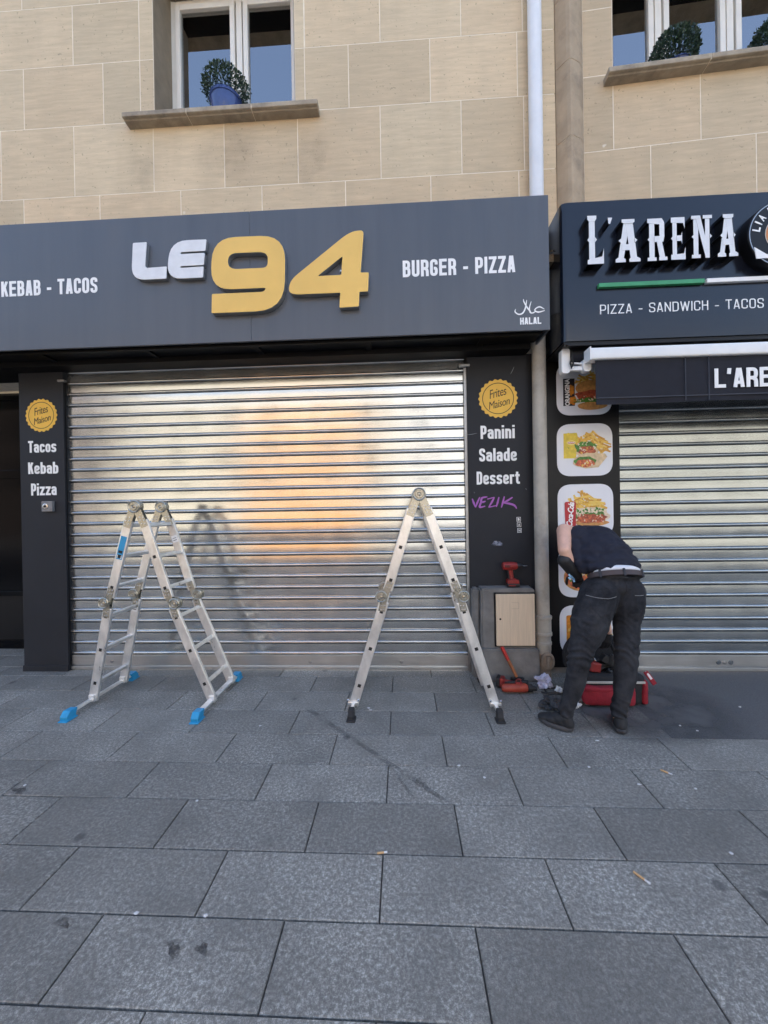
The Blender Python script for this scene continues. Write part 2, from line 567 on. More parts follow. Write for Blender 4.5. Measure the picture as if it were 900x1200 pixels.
def denim_mat():
    m = bpy.data.materials.new('washed_black_denim')
    m.use_nodes = True
    nt = m.node_tree
    L = nt.links.new
    b = nt.nodes['Principled BSDF']
    b.inputs['Roughness'].default_value = 0.9
    b.inputs['Specular IOR Level'].default_value = 0.2
    tc = node(nt, 'ShaderNodeTexCoord')
    n = node(nt, 'ShaderNodeTexNoise')
    n.inputs['Scale'].default_value = 5
    n.inputs['Detail'].default_value = 9
    n.inputs['Roughness'].default_value = 0.7
    L(tc.outputs['Object'], n.inputs['Vector'])
    geo = node(nt, 'ShaderNodeNewGeometry')
    r = node(nt, 'ShaderNodeValToRGB')
    r.color_ramp.elements[0].position = 0.35
    r.color_ramp.elements[0].color = (0.010, 0.0105, 0.013, 1)
    r.color_ramp.elements[1].position = 0.75
    r.color_ramp.elements[1].color = (0.052, 0.054, 0.060, 1)
    L(n.outputs[0], r.inputs[0])
    # worn ridges of the folds
    pr = node(nt, 'ShaderNodeMapRange')
    pr.inputs[1].default_value = 0.5
    pr.inputs[2].default_value = 0.58
    pr.inputs[3].default_value = 0
    pr.inputs[4].default_value = 0.35
    L(geo.outputs['Pointiness'], pr.inputs[0])
    mx = node(nt, 'ShaderNodeMixRGB')
    mx.inputs[2].default_value = (0.085, 0.09, 0.105, 1)
    L(pr.outputs[0], mx.inputs[0])
    L(r.outputs[0], mx.inputs[1])
    L(mx.outputs[0], b.inputs['Base Color'])
    n2 = node(nt, 'ShaderNodeTexNoise')
    n2.inputs['Scale'].default_value = 260
    L(tc.outputs['Object'], n2.inputs['Vector'])
    bp = node(nt, 'ShaderNodeBump')
    bp.inputs['Strength'].default_value = 0.25
    bp.inputs['Distance'].default_value = 0.004
    L(n2.outputs[0], bp.inputs['Height'])
    L(bp.outputs[0], b.inputs['Normal'])
    return m


DENIM = denim_mat()


# ------------------------------------------------------------------ mesh helpers
class MB:
    def __init__(self):
        self.v, self.f, self.m, self.mats = [], [], [], []

    def mi(self, m):
        if m is None:
            return 0
        if m not in self.mats:
            self.mats.append(m)
        return self.mats.index(m)

    def add(self, vs, fs, m=None):
        k = len(self.v)
        self.v += [tuple(v) for v in vs]
        i = self.mi(m)
        for f in fs:
            self.f.append(tuple(a + k for a in f))
            self.m.append(i)

    def box(self, x0, x1, y0, y1, z0, z1, m=None, M=None):
        vs = [Vector((x, y, z)) for z in (z0, z1) for y in (y0, y1) for x in (x0, x1)]
        if M is not None:
            vs = [M @ v for v in vs]
        self.add(vs, [(0, 2, 3, 1), (4, 5, 7, 6), (0, 1, 5, 4), (2, 6, 7, 3), (0, 4, 6, 2), (1, 3, 7, 5)], m)

    def bar(self, a, b, w, t, m=None, up=Vector((0, 1, 0))):
        """rectangular bar from a to b; w across, t along `up`"""
        a, b = Vector(a), Vector(b)
        d = (b - a)
        L = d.length
        d = d / L
        u = (up - d * up.dot(d)).normalized()
        s = d.cross(u)
        vs = [p + s * (w / 2 * i) + u * (t / 2 * j) for p in (a, b) for j in (-1, 1) for i in (-1, 1)]
        self.add(vs, [(0, 2, 3, 1), (4, 5, 7, 6), (0, 1, 5, 4), (2, 6, 7, 3), (0, 4, 6, 2), (1, 3, 7, 5)], m)

    def tube(self, pts, rs, m=None, n=14, caps=True):
        pts = [Vector(p) for p in pts]
        if not hasattr(rs, '__len__'):
            rs = [rs] * len(pts)
        rings = []
        ref = Vector((0, 0, 1))
        d0 = (pts[1] - pts[0]).normalized()
        if abs(d0.z) > 0.9:
            ref = Vector((1, 0, 0))
        u = (ref - d0 * ref.dot(d0)).normalized()
        for i, p in enumerate(pts):
            a = pts[max(0, i - 1)]
            b = pts[min(len(pts) - 1, i + 1)]
            d = (b - a).normalized()
            u = (u - d * u.dot(d)).normalized()
            w = d.cross(u)
            rings.append([p + (u * math.cos(2 * math.pi * k / n) + w * math.sin(2 * math.pi * k / n)) * rs[i] for k in range(n)])
        vs = [v for r in rings for v in r]
        fs = []
        for i in range(len(pts) - 1):
            for k in range(n):
                k2 = (k + 1) % n
                fs.append((i * n + k, i * n + k2, (i + 1) * n + k2, (i + 1) * n + k))
        if caps:
            fs.append(tuple(range(n - 1, -1, -1)))
            fs.append(tuple(range((len(pts) - 1) * n, len(pts) * n)))
        self.add(vs, fs, m)

    def lathe(self, c, prof, m=None, n=28, axis='Z', caps=True):
        """prof: list of (radius, height)"""
        c = Vector(c)
        vs = []
        for r, h in prof:
            for k in range(n):
                a = 2 * math.pi * k / n
                if axis == 'Z':
                    vs.append(c + Vector((r * math.cos(a), r * math.sin(a), h)))
                else:                                   # axis Y, height towards -Y
                    vs.append(c + Vector((r * math.cos(a), -h, r * math.sin(a))))
        fs = []
        for i in range(len(prof) - 1):
            for k in range(n):
                k2 = (k + 1) % n
                fs.append((i * n + k, i * n + k2, (i + 1) * n + k2, (i + 1) * n + k))
        if caps:
            fs.append(tuple(range(n - 1, -1, -1)))
            fs.append(tuple(range((len(prof) - 1) * n, len(prof) * n)))
        self.add(vs, fs, m)

    def prism(self, poly, y0, y1, m=None, mside=None):
        """polygon in X-Z swept from y0 to y1 (y0 nearer the street); kept as ngons"""
        n = len(poly)
        vs = [(x, y0, z) for x, z in poly] + [(x, y1, z) for x, z in poly]
        self.add(vs, [tuple(range(n)), tuple(range(2 * n - 1, n - 1, -1))], m)
        self.add(vs, [(i, i + n, (i + 1) % n + n, (i + 1) % n) for i in range(n)], mside or m)

    def xprism(self, prof, x0, x1, m=None):
        """profile in Y-Z swept along X"""
        n = len(prof)
        vs = [(x0, y, z) for y, z in prof] + [(x1, y, z) for y, z in prof]
        self.add(vs, [tuple(range(n)), tuple(range(2 * n - 1, n - 1, -1))] + [(i, i + n, (i + 1) % n + n, (i + 1) % n) for i in range(n)], m)

    def build(self, name, m=None, parent=None, bevel=0.0, smooth=False, seg=2, angle=30):
        me = bpy.data.meshes.new(name)
        me.from_pydata(self.v, [], self.f)
        if self.mats:
            for x in self.mats:
                me.materials.append(x)
            me.polygons.foreach_set('material_index', self.m)
        elif m is not None:
            me.materials.append(m)
        bm = bmesh.new()
        bm.from_mesh(me)
        bmesh.ops.recalc_face_normals(bm, faces=bm.faces)
        bm.to_mesh(me)
        bm.free()
        if smooth:
            me.polygons.foreach_set('use_smooth', [True] * len(me.polygons))
            me.set_sharp_from_angle(angle=rad(angle))
        me.update()
        o = bpy.data.objects.new(name, me)
        COL.objects.link(o)
        if parent is not None:
            o.parent = parent
        if bevel > 0:
            b = o.modifiers.new('bevel', 'BEVEL')
            b.width = bevel
            b.segments = seg
            b.limit_method = 'ANGLE'
            b.angle_limit = rad(40)
        return o


def tag(o, label=None, cat=None, group=None, kind=None):
    if label:
        o['label'] = label
    if cat:
        o['category'] = cat
    if group:
        o['group'] = group
    if kind:
        o['kind'] = kind
    return o


def thing(name, label, cat, loc=(0, 0, 0), group=None):
    """an Empty at the thing's base; parts keep world coordinates"""
    o = bpy.data.objects.new(name, None)
    COL.objects.link(o)
    o.location = loc
    o.empty_display_size = 0.1
    return tag(o, label, cat, group)


def attach(o, parent):
    """parent keeping the world place (parents here are never rotated or scaled)"""
    o.parent = parent
    o.location = o.location - parent.location if parent.parent is None else o.location
    return o


def rebase(root):
    """move the direct children of an Empty so that mesh data in world coordinates stays put"""
    for c in root.children:
        c.location = c.location - root.location


def curve_mesh(cu):
    ob = bpy.data.objects.new('tmp', cu)
    COL.objects.link(ob)
    bpy.context.view_layer.update()
    dg = bpy.context.evaluated_depsgraph_get()
    me = bpy.data.meshes.new_from_object(ob.evaluated_get(dg))
    bpy.data.objects.remove(ob)
    return me


def mesh_arrays(me):
    n = len(me.vertices)
    a = np.empty(n * 3)
    me.vertices.foreach_get('co', a)
    return a.reshape(-1, 3), [tuple(p.vertices) for p in me.polygons], [tuple(p.normal) for p in me.polygons]


def text_arrays(s, depth=0.0, bold=0.0, shear=0.0, space=1.0):
    cu = bpy.data.curves.new('t', 'FONT')
    cu.body = s
    cu.size = 1
    cu.extrude = depth
    cu.offset = bold
    cu.shear = shear
    cu.space_character = space
    cu.resolution_u = 4
    me = curve_mesh(cu)
    v, f, nn = mesh_arrays(me)
    bpy.data.meshes.remove(me)
    bpy.data.curves.remove(cu)
    return v, f


def add_text(mb, s, x0, x1, z0, z1, y, m, depth=0.0015, bold=0.02, shear=0.0, space=1.0, rot=0.0):
    """lettering fitted into a box on a wall facing -Y; proud of y by depth"""
    v, f = text_arrays(s, 0.5, bold, shear, space)
    lo, hi = v.min(0), v.max(0)
    u = (v - lo) / (hi - lo)
    if rot:
        cx, cz, w, h = (x0 + x1) / 2, (z0 + z1) / 2, x1 - x0, z1 - z0
        a = (u[:, 0] - .5) * w
        b = (u[:, 1] - .5) * h
        xs = cx + a * math.cos(rot) - b * math.sin(rot)
        zs = cz + a * math.sin(rot) + b * math.cos(rot)
    else:
        xs = x0 + u[:, 0] * (x1 - x0)
        zs = z0 + u[:, 1] * (z1 - z0)
    ys = y - u[:, 2] * depth
    mb.add(np.stack([xs, ys, zs], 1).tolist(), f, m)


# a condensed sign-writer's gothic, drawn as strokes on a cap height of 1
def open_round(pts, r, n=5, closed=False):
    out = []
    N = len(pts)
    for i in range(N):
        if not closed and i in (0, N - 1):
            out.append(Vector(pts[i]))
            continue
        p, a, b = Vector(pts[i]), Vector(pts[i - 1]), Vector(pts[(i + 1) % N])
        ra, rb = min(r, (a - p).length * .49), min(r, (b - p).length * .49)
        A, B = p + (a - p).normalized() * ra, p + (b - p).normalized() * rb
        for k in range(n + 1):
            q = k / n
            out.append(A * (1 - q) ** 2 + p * 2 * q * (1 - q) + B * q * q)
    return out


def glyph(ch, t, w):
    """-> (advance width, [(points, corner radius, closed)])"""
    l, r, b, T, m = t / 2, w - t / 2, t / 2, 1 - t / 2, w / 2
    h = .73
    H = h - t / 2
    q = min(.18, w * .36)
    if ch == ' ':
        return w * .55, []
    if ch == '-':
        return w * .62, [([(0, .40), (w * .62, .40)], 0, 0)]
    if ch == "'":
        return t, [([(l, 1), (l - .03, .70)], 0, 0)]
    if ch in 'Il':
        return t, [([(l, 0), (l, 1)], 0, 0)]
    if ch == 'i':
        return t, [([(l, 0), (l, h)], 0, 0), ([(l, .85), (l, 1)], 0, 0)]
    D = {
        'A': [([(l, 0), (m - t * .18, 1)], 0, 0), ([(r, 0), (m + t * .18, 1)], 0, 0), ([(l + .06, .26), (r - .06, .26)], 0, 0)],
        'B': [([(l, 0), (l, 1)], 0, 0), ([(l, T), (r - .015, T), (r - .015, .525), (l, .525)], q, 0), ([(l, .525), (r, .525), (r, b), (l, b)], q, 0)],
        'C': [([(r, .66), (r, T), (l, T), (l, b), (r, b), (r, .34)], q, 0)],
        'D': [([(l, 0), (l, 1)], 0, 0), ([(l, T), (r, T), (r, b), (l, b)], q * 1.2, 0)],
        'E': [([(l, 0), (l, 1)], 0, 0), ([(l, T), (w, T)], 0, 0), ([(l, .52), (w * .92, .52)], 0, 0), ([(l, b), (w, b)], 0, 0)],
        'G': [([(r, .68), (r, T), (l, T), (l, b), (r, b), (r, .46), (m, .46)], q, 0)],
        'H': [([(l, 0), (l, 1)], 0, 0), ([(r, 0), (r, 1)], 0, 0), ([(l, .52), (r, .52)], 0, 0)],
        'K': [([(l, 0), (l, 1)], 0, 0), ([(r, 1), (l + t * .3, .40)], 0, 0), ([(l + t * .8, .58), (r + .01, 0)], 0, 0)],
        'L': [([(l, 0), (l, 1)], 0, 0), ([(l, b), (w, b)], 0, 0)],
        'N': [([(l, 0), (l, 1)], 0, 0), ([(r, 0), (r, 1)], 0, 0), ([(l, .98), (r, .02)], 0, 0)],
        'O': [([(l, b), (r, b), (r, T), (l, T)], q, 1)],
        'P': [([(l, 0), (l, 1)], 0, 0), ([(l, T), (r, T), (r, .42), (l, .42)], q, 0)],
        'R': [([(l, 0), (l, 1)], 0, 0), ([(l, T), (r, T), (r, .47), (l, .47)], q, 0), ([(m, .47), (r, .40), (r + .01, 0)], .12, 0)],
        'S': [([(r, .70), (r, T), (l, T), (l, .56), (r, .44), (r, b), (l, b), (l, .30)], q * .9, 0)],
        'T': [([(0, T), (w, T)], 0, 0), ([(m, 0), (m, T)], 0, 0)],
        'U': [([(l, 1), (l, b), (r, b), (r, 1)], q, 0)],
        'Z': [([(0, T), (w, T)], 0, 0), ([(r, T), (l, b)], 0, 0), ([(0, b), (w, b)], 0, 0)],
        'a': [([(l, .53), (l, H), (r, H), (r, 0)], q, 0), ([(r, .42), (l, .42), (l, b), (r, b)], q * .8, 0)],
        'b': [([(l, 0), (l, 1)], 0, 0), ([(l, H), (r, H), (r, b), (l, b)], q, 0)],
        'c': [([(r, .48), (r, H), (l, H), (l, b), (r, b), (r, .25)], q, 0)],
        'd': [([(r, 0), (r, 1)], 0, 0), ([(r, H), (l, H), (l, b), (r, b)], q, 0)],
        'e': [([(l, .36), (r, .36), (r, H), (l, H), (l, b), (r, b), (r, .22)], q, 0)],
        'n': [([(l, 0), (l, h)], 0, 0), ([(l, H), (r, H), (r, 0)], q, 0)],
        'o': [([(l, b), (r, b), (r, H), (l, H)], q, 1)],
        'r': [([(l, 0), (l, h)], 0, 0), ([(l, .48), (l, H), (w * .78, H)], q, 0)],
        's': [([(r, .53), (r, H), (l, H), (l, .40), (r, .33), (r, b), (l, b), (l, .20)], q * .8, 0)],
        't': [([(w * .34, .93), (w * .34, b), (w * .80, b)], q, 0), ([(0, h - t * .42), (w * .78, h - t * .42)], 0, 0)],
        'z': [([(0, H), (w, H)], 0, 0), ([(r, H), (l, b)], 0, 0), ([(0, b), (w, b)], 0, 0)],
    }
    if ch == 'W':
        w2 = w * 1.5
        return w2, [([(l, 1), (w2 * .27, 0)], 0, 0), ([(w2 * .27, 0), (w2 * .5, .96)], 0, 0), ([(w2 * .5, .96), (w2 * .73, 0)], 0, 0), ([(w2 * .73, 0), (w2 - l, 1)], 0, 0)]
    adv = {'r': w * .78, 't': w * .80}.get(ch, w)
    return adv, D[ch]


def gothic(mb, s, x0, x1, z0, z1, y, m, t=.165, w=.44, gap=.085, depth=.0016):
    """sign lettering in a box on a wall facing -Y"""
    X = 0.0
    strokes = []
    for ch in s:
        a, st = glyph(ch, t, w)
        strokes += [([(p[0] + X, p[1]) for p in pts], r, c) for pts, r, c in st]
        X += a + gap
    X -= gap
    sx, sz = (x1 - x0) / X, (z1 - z0)
    for i, (pts, r, closed) in enumerate(strokes):
        q = open_round(pts, r, 5, closed) if r > 0 else [Vector(p) for p in pts]
        N = len(q)
        vs = []
        for sgn in (1, -1):
            for k in range(N):
                a = q[k - 1] if (closed or k > 0) else q[k]
                b = q[(k + 1) % N] if (closed or k < N - 1) else q[k]
                d = (b - a).normalized()
                e = q[k] + Vector((-d.y, d.x)) * t / 2 * sgn
                vs.append((x0 + e.x * sx, y - depth - .00004 * (i % 12), z0 + min(1, max(0, e.y)) * sz))
        fs = [(k, (k + 1) % N, N + (k + 1) % N, N + k) for k in range(N if closed else N - 1)]
        back = [(p[0], y + .0005, p[2]) for p in vs]
        vs2 = vs + back
        M_ = 2 * N
        fs += [(k, M_ + k, M_ + (k + 1) % N, (k + 1) % N) for k in range(N if closed else N - 1)]
        fs += [(N + (k + 1) % N, M_ + N + (k + 1) % N, M_ + N + k, N + k) for k in range(N if closed else N - 1)]
        if not closed:
            fs += [(0, N, M_ + N, M_), (N - 1, M_ + N - 1, M_ + 2 * N - 1, 2 * N - 1)]
        mb.add(vs2, fs, m)


def pxbox(l, t, r, b, l2=None, r2=None, Y=0.0):
    """box from measured spots: left edge at x=l spanning y t..b, right edge at x=r spanning y l2..r2"""
    xa, za1 = P(l, t, Y)
    _, za0 = P(l, b, Y)
    xb, zb1 = P(r, l2 if l2 is not None else t, Y)
    _, zb0 = P(r, r2 if r2 is not None else b, Y)
    return xa, xb, (za0 + zb0) / 2, (za1 + zb1) / 2


def round_poly(pts, radii, n=6):
    """polygon with rounded corners"""
    out = []
    N = len(pts)
    for i in range(N):
        p = Vector(pts[i])
        r = radii[i] if hasattr(radii, '__len__') else radii
        a, b = Vector(pts[i - 1]), Vector(pts[(i + 1) % N])
        if r <= 0:
            out.append(tuple(p))
            continue
        da, db = (a - p), (b - p)
        ra = min(r, da.length * 0.48)
        rb = min(r, db.length * 0.48)
        A = p + da.normalized() * ra
        B = p + db.normalized() * rb
        for k in range(n + 1):
            t = k / n
            out.append(tuple(A * (1 - t) ** 2 + p * 2 * t * (1 - t) + B * t * t))
    return out


def shape3d(name, loops, y_front, depth, mface, mside, parent, bevel=0.003):
    """filled outline with holes (X-Z loops) as a solid letter, face towards -Y"""
    cu = bpy.data.curves.new('s', 'CURVE')
    cu.dimensions = '2D'
    cu.fill_mode = 'BOTH'
    cu.extrude = depth / 2 - bevel
    cu.bevel_depth = bevel
    cu.bevel_resolution = 1
    cu.offset = -bevel
    for lp in loops:
        sp = cu.splines.new('POLY')
        sp.points.add(len(lp) - 1)
        for q, (x, z) in zip(sp.points, lp):
            q.co = (x, z, 0, 1)
        sp.use_cyclic_u = True
    me = curve_mesh(cu)
    v, f, nn = mesh_arrays(me)
    bpy.data.meshes.remove(me)
    mb = MB()
    w = np.stack([v[:, 0], y_front + depth / 2 - v[:, 2], v[:, 1]], 1).tolist()
    k = [i for i in range(len(f)) if nn[i][2] > 0.9]
    r = [i for i in range(len(f)) if nn[i][2] <= 0.9]
    mb.add(w, [f[i] for i in k], mface)
    mb.mi(mside)
    k0 = 0
    for i in r:
        mb.f.append(f[i])
        mb.m.append(mb.mats.index(mside))
    return mb.build(name, None, parent)


def rrect(x0, x1, z0, z1, r, n=8):
    return round_poly([(x0, z0), (x1, z0), (x1, z1), (x0, z1)], r, n)


# ------------------------------------------------------------------ ground
PITCH, ROWH = 0.7145, 0.3035
def slab_top():
    mb = MB()
    rows = [-0.10, -0.40, -0.705, -1.015, -1.327, -1.625, -1.925, -2.212, -2.485]
    while rows[-1] > -6.2:
        rows.append(rows[-1] - 0.30)
    rows = [0.62, 0.41, 0.10] + rows
    rnd = random.Random(3)
    g = 0.0030
    for i in range(len(rows) - 1):
        y1, y0 = rows[i], rows[i + 1]
        # the measured half-bond of the rows
        off = 0.245 if (i - 3) % 2 == 1 else 0.607
        jit = {q: rnd.uniform(-.004, .004) for q in range(-15, 16)}
        k = -14
        while off + k * PITCH < 9:
            xa = off + k * PITCH + jit[k]
            xb = off + (k + 1) * PITCH + jit[k + 1]
            k += 1
            if y0 > -1.03 and xb > 1.78:
                if xa > 1.78:
                    continue
                xb = 1.78
            if y0 > -0.2 and xa > -3.8 and y1 > 0.05 and False:
                continue
            dz = rnd.uniform(-.0006, .0006)
            t1, t2 = rnd.uniform(-.0006, .0006), rnd.uniform(-.0006, .0006)
            b = 0.003
            A, B, C, D = xa + g, xb - g, y0 + g, y1 - g
            zz = lambda x, y: dz + t1 * (x - (xa + xb) / 2) / .35 + t2 * (y - (y0 + y1) / 2) / .15
            top = [(A + b, C + b), (B - b, C + b), (B - b, D - b), (A + b, D - b)]
            rim = [(A, C), (B, C), (B, D), (A, D)]
            vs = [(x, y, zz(x, y)) for x, y in top] + [(x, y, zz(x, y) - b) for x, y in rim] + [(x, y, -0.03) for x, y in rim]
            mb.add(vs, [(0, 1, 2, 3)] + [(j, j + 4, (j + 1) % 4 + 4, (j + 1) % 4) for j in range(4)] + [(j + 4, j + 8, (j + 1) % 4 + 8, (j + 1) % 4 + 4) for j in range(4)])
    return mb


tag(slab_top().build('pavement', SLAB), kind='structure')
mb = MB()
mb.box(-60, 60, -7.0, 12, -0.3, -0.010)
tag(mb.build('ground', JOINT), kind='structure')
mb = MB()
mb.box(1.778, 9, -1.010, 0.6, -0.06, -0.002)
tag(mb.build('footpath', ASPH), kind='structure')
mb = MB()
mb.box(-60, 60, -14.5, -7.0, -0.4, -0.13)
tag(mb.build('road', ASPH), kind='structure')
mb = MB()
mb.box(-60, 60, -40, -14.5, -0.4, 0.0)
tag(mb.build('far_pavement', mat('far_paving', (0.13, 0.13, 0.135), 0.8, var=0.1)), kind='structure')


def ground_stain(name, pts, m):
    mb = MB()
    mb.add([(p.x, p.y, 0.0035) for p in pts], [tuple(range(len(pts)))])
    return tag(mb.build(name, m), kind='structure')


SCUFF = stain_mat('scuff', (0.05, 0.05, 0.051), 0.0, 0.34, 9)
WET = stain_mat('grease', (0.035, 0.035, 0.036), 0.15, 0.6, 30)
for a, b, w in (((362, 832), (520, 938), 9), ((455, 896), (485, 936), 4), ((488, 912), (512, 934), 9)):
    A0, A1 = G(a[0] - w / 2, a[1]), G(a[0] + w / 2, a[1])
    B0, B1 = G(b[0] - w / 2, b[1]), G(b[0] + w / 2, b[1])
    ground_stain('ground_scuff', [A0, B0, B1, A1], SCUFF)
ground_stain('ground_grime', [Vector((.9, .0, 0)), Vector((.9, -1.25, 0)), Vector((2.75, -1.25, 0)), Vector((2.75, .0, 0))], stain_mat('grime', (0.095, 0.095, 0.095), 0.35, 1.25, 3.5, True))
for cx, cy, rx, ry in ((203, 1115, 7, 11), (237, 1113, 7, 7), (74, 1082, 8, 6), (22, 927, 8, 4)):
    pts = []
    for k in range(18):
        a = 2 * math.pi * k / 18
        q = 1 + 0.3 * math.sin(3 * a + cx) + 0.15 * math.sin(7 * a)
        pts.append(G(cx + rx * q * math.cos(a), cy + ry * q * math.sin(a)))
    ground_stain('ground_stain', pts, WET)

# ------------------------------------------------------------------ the stone building
ZL = [3.6, 4.10, 4.717, 5.41, 6.012, 6.60, 7.22, 7.84]


def course_blocks(mb, z0, z1, joints, cuts, y=0.0, g=0.0035):
    for xa, xb in zip(joints[:-1], joints[1:]):
        segs = [(xa, xb)]
        for c0, c1 in cuts:
            nxt = []
            for s0, s1 in segs:
                if c1 <= s0 or c0 >= s1:
                    nxt.append((s0, s1))
                else:
                    if c0 - s0 > 0.02:
                        nxt.append((s0, c0))
                    if s1 - c1 > 0.02:
                        nxt.append((c1, s1))
            segs = nxt
        for s0, s1 in segs:
            e = 0.0015
            A, B, C, D = s0 + g, s1 - g, z0 + g, z1 - g
            vs = [(A + e, y, C + e), (B - e, y, C + e), (B - e, y, D - e), (A + e, y, D - e)]
            vs += [(A, y + e, C), (B, y + e, C), (B, y + e, D), (A, y + e, D)]
            vs += [(A, y + .04, C), (B, y + .04, C), (B, y + .04, D), (A, y + .04, D)]
            mb.add(vs, [(0, 1, 2, 3)] + [(j, (j + 1) % 4, (j + 1) % 4 + 4, j + 4) for j in range(4)] + [(j + 4, (j + 1) % 4 + 4, (j + 1) % 4 + 8, j + 8) for j in range(4)])


bl = thing('stone_building', 'beige limestone building with one white window above the grey kebab shop sign', 'building', (-2, 0, 0))
LJ = [[-3.721, -2.933, -2.11, -1.303, -.489, .325, 1.146], [-3.95, -3.188, -2.377, -1.667, -.944, -.145, .62, 1.20],
      [-3.698, -2.876, -.441, .335, 1.147], [-3.98, -3.179, -.86, -.134, .63, 1.2], [-3.7, -2.9, -.45, .33, 1.14], [-3.9, -3.18, -.134, .63, 1.2]]
WIN_L = (-2.36, -0.96, 5.43, 7.0)
mb = MB()
for i in range(1, 7):
    js = LJ[i - 1] if i >= 1 else LJ[0]
    js = [-9.4, -8.6, -7.8, -7.0, -6.2, -5.4, -4.6] + list(js) + [1.4945]
    cuts = [(-2.50, -0.865)] if ZL[i] >= 5.40 else []
    course_blocks(mb, ZL[i], ZL[i + 1], js, cuts)
js = [-9.4 + .8 * k for k in range(14)]
course_blocks(mb, ZL[0], ZL[1], js[:13] + [1.4945], [])
# stones framing the window, each as tall as a course
for xa, xb in ((-2.50, -2.36), (-0.96, -0.865)):
    for i in range(3, 7):
        course_blocks(mb, max(ZL[i], 5.43), ZL[i + 1], [xa, xb], [])
mb.build('wall', STONE, bl)
mb = MB()
Y0, Y1 = 0.0012, 0.55
mb.box(-9.4, WIN_L[0], Y0, Y1, 3.0, 7.84)
mb.box(WIN_L[1], 1.48, Y0, Y1, 3.0, 7.84)
mb.box(WIN_L[0], WIN_L[1], Y0, Y1, 3.0, WIN_L[2] - .06)
mb.box(WIN_L[0], WIN_L[1], Y0, Y1, WIN_L[3], 7.84)
mb.build('wall_core', MORTAR, bl)
mb = MB()
mb.box(-30, 1.49, 0.0, 10, 7.845, 15.5)
mb.box(-30, -9.405, 0.0, 10, 0, 7.84)
mb.build('upper_wall', mat('plain_limestone', (0.42, 0.34, 0.23), 0.85, var=0.15, scale=3), bl)
# reveal of the window: stone lining
mb = MB()
mb.box(WIN_L[0] + .0005, WIN_L[0] + .006, .002, .298, 5.43, 7.0)
RV = mat('reveal_stone', (0.30, 0.235, 0.16), 0.85, var=0.15, scale=8, bump=0.2)
mb.build('window_reveal', RV, bl)
mb = MB()
mb.box(WIN_L[1] - .006, WIN_L[1] - .0005, .002, .298, 5.43, 7.0)
mb.build('window_reveal', RV, bl)
mb = MB()
mb.box(WIN_L[0] + .007, WIN_L[1] - .007, .004, .298, 6.985, 6.998)
mb.build('shade_lining', SOFFIT, bl)  # black sheet added under the lintel to darken the panes' upper reflection
# a shallow balcony slab over each window keeps the upper panes from mirroring the sky
mb = MB()
mb.box(-3.3, 0.0, -0.22, 0.0, 7.10, 7.22)
mb.build('balcony_slab', SILLM, bl)


def sill(name, x0, x1, z0, parent):
    mb = MB()
    prof = [(-0.115, z0 + .012), (-0.115, z0 + .052), (-.105, z0 + .062), (.40, z0 + .078), (.40, z0), (-.08, z0), (-.085, z0 + .008), (-.10, z0 + .008)]
    n = 3
    for k in range(n):                        # three stones with a mortar gap
        a = x0 + (x1 - x0) * k / n
        b = x0 + (x1 - x0) * (k + 1) / n
        mb.xprism(prof, a + (0.003 if k else 0), b - (0.003 if k < n - 1 else 0))
    o = mb.build(name, SILLM, parent, bevel=0.006)
    return o


sill('window_sill', -2.61, -0.725, 5.338, bl)
mb = MB()
for k in (1, 2):
    a = -2.61 + 1.885 * k / 3
    mb = MB()
    mb.box(a - .0028, a + .0028, -.109, .3, 5.344, 5.396)
    mb.build('sill_joint', MORTAR, bl)


def window(x0, x1, z0, z1, y, casements, mull, parent, blinds):
    """fixed outer frame, casements with their own sash, mullions between"""
    fo = MB()
    fw = 0.055
    fo.box(x0, x0 + fw, y, y + .07, z0, z1)
    fo.box(x1 - fw, x1, y, y + .07, z0, z1)
    fo.box(x0 + fw, x1 - fw, y, y + .07, z0, z0 + fw)
    fo.box(x0 + fw, x1 - fw, y, y + .07, z1 - fw, z1)
    for mx in mull:
        fo.box(mx - .03, mx + .03, y - .012, y + .07, z0 + fw, z1 - fw)
    w = fo.build('window', UPVC, parent, bevel=0.004)
    for a, b in casements:
        s = MB()
        sw = 0.05
        s.box(a, a + sw, y - .022, y + .05, z0 + .06, z1 - .06)
        s.box(b - sw, b, y - .022, y + .05, z0 + .06, z1 - .06)
        s.box(a + sw, b - sw, y - .022, y + .05, z0 + .06, z0 + .12)
        s.box(a + sw, b - sw, y - .022, y + .05, z1 - .12, z1 - .06)
        s.build('sash', UPVC, w, bevel=0.005)
        g = MB()
        g.box(a + sw - .005, b - sw + .005, y + .012, y + .018, z0 + .11, z1 - .11)
        g.build('pane', PANE, w)
    for a, b in blinds:
        s = MB()
        z = z0 + .1
        while z < z1 - .12:
            s.add([(a, y + .095, z), (b, y + .095, z), (b, y + .112, z + .019), (a, y + .112, z + .019)], [(0, 1, 2, 3)])
            z += 0.024
        s.build('blind', BLIND, w)
    rm = MB()
    rm.box(x0 - .02, x1 + .02, y + .9, y + .95, z0 - .2, z1 + .2)
    rm.box(x0 - .02, x1 + .02, y + .25, y + .9, z0 - .25, z0 - .2)
    rm.build('room_back', ROOM, w)
    return w


window(-2.36, -0.96, 5.43, 6.97, 0.30, [(-2.30, -1.665), (-1.575, -1.02)], [-1.62], bl, [(-1.50, -1.0)])

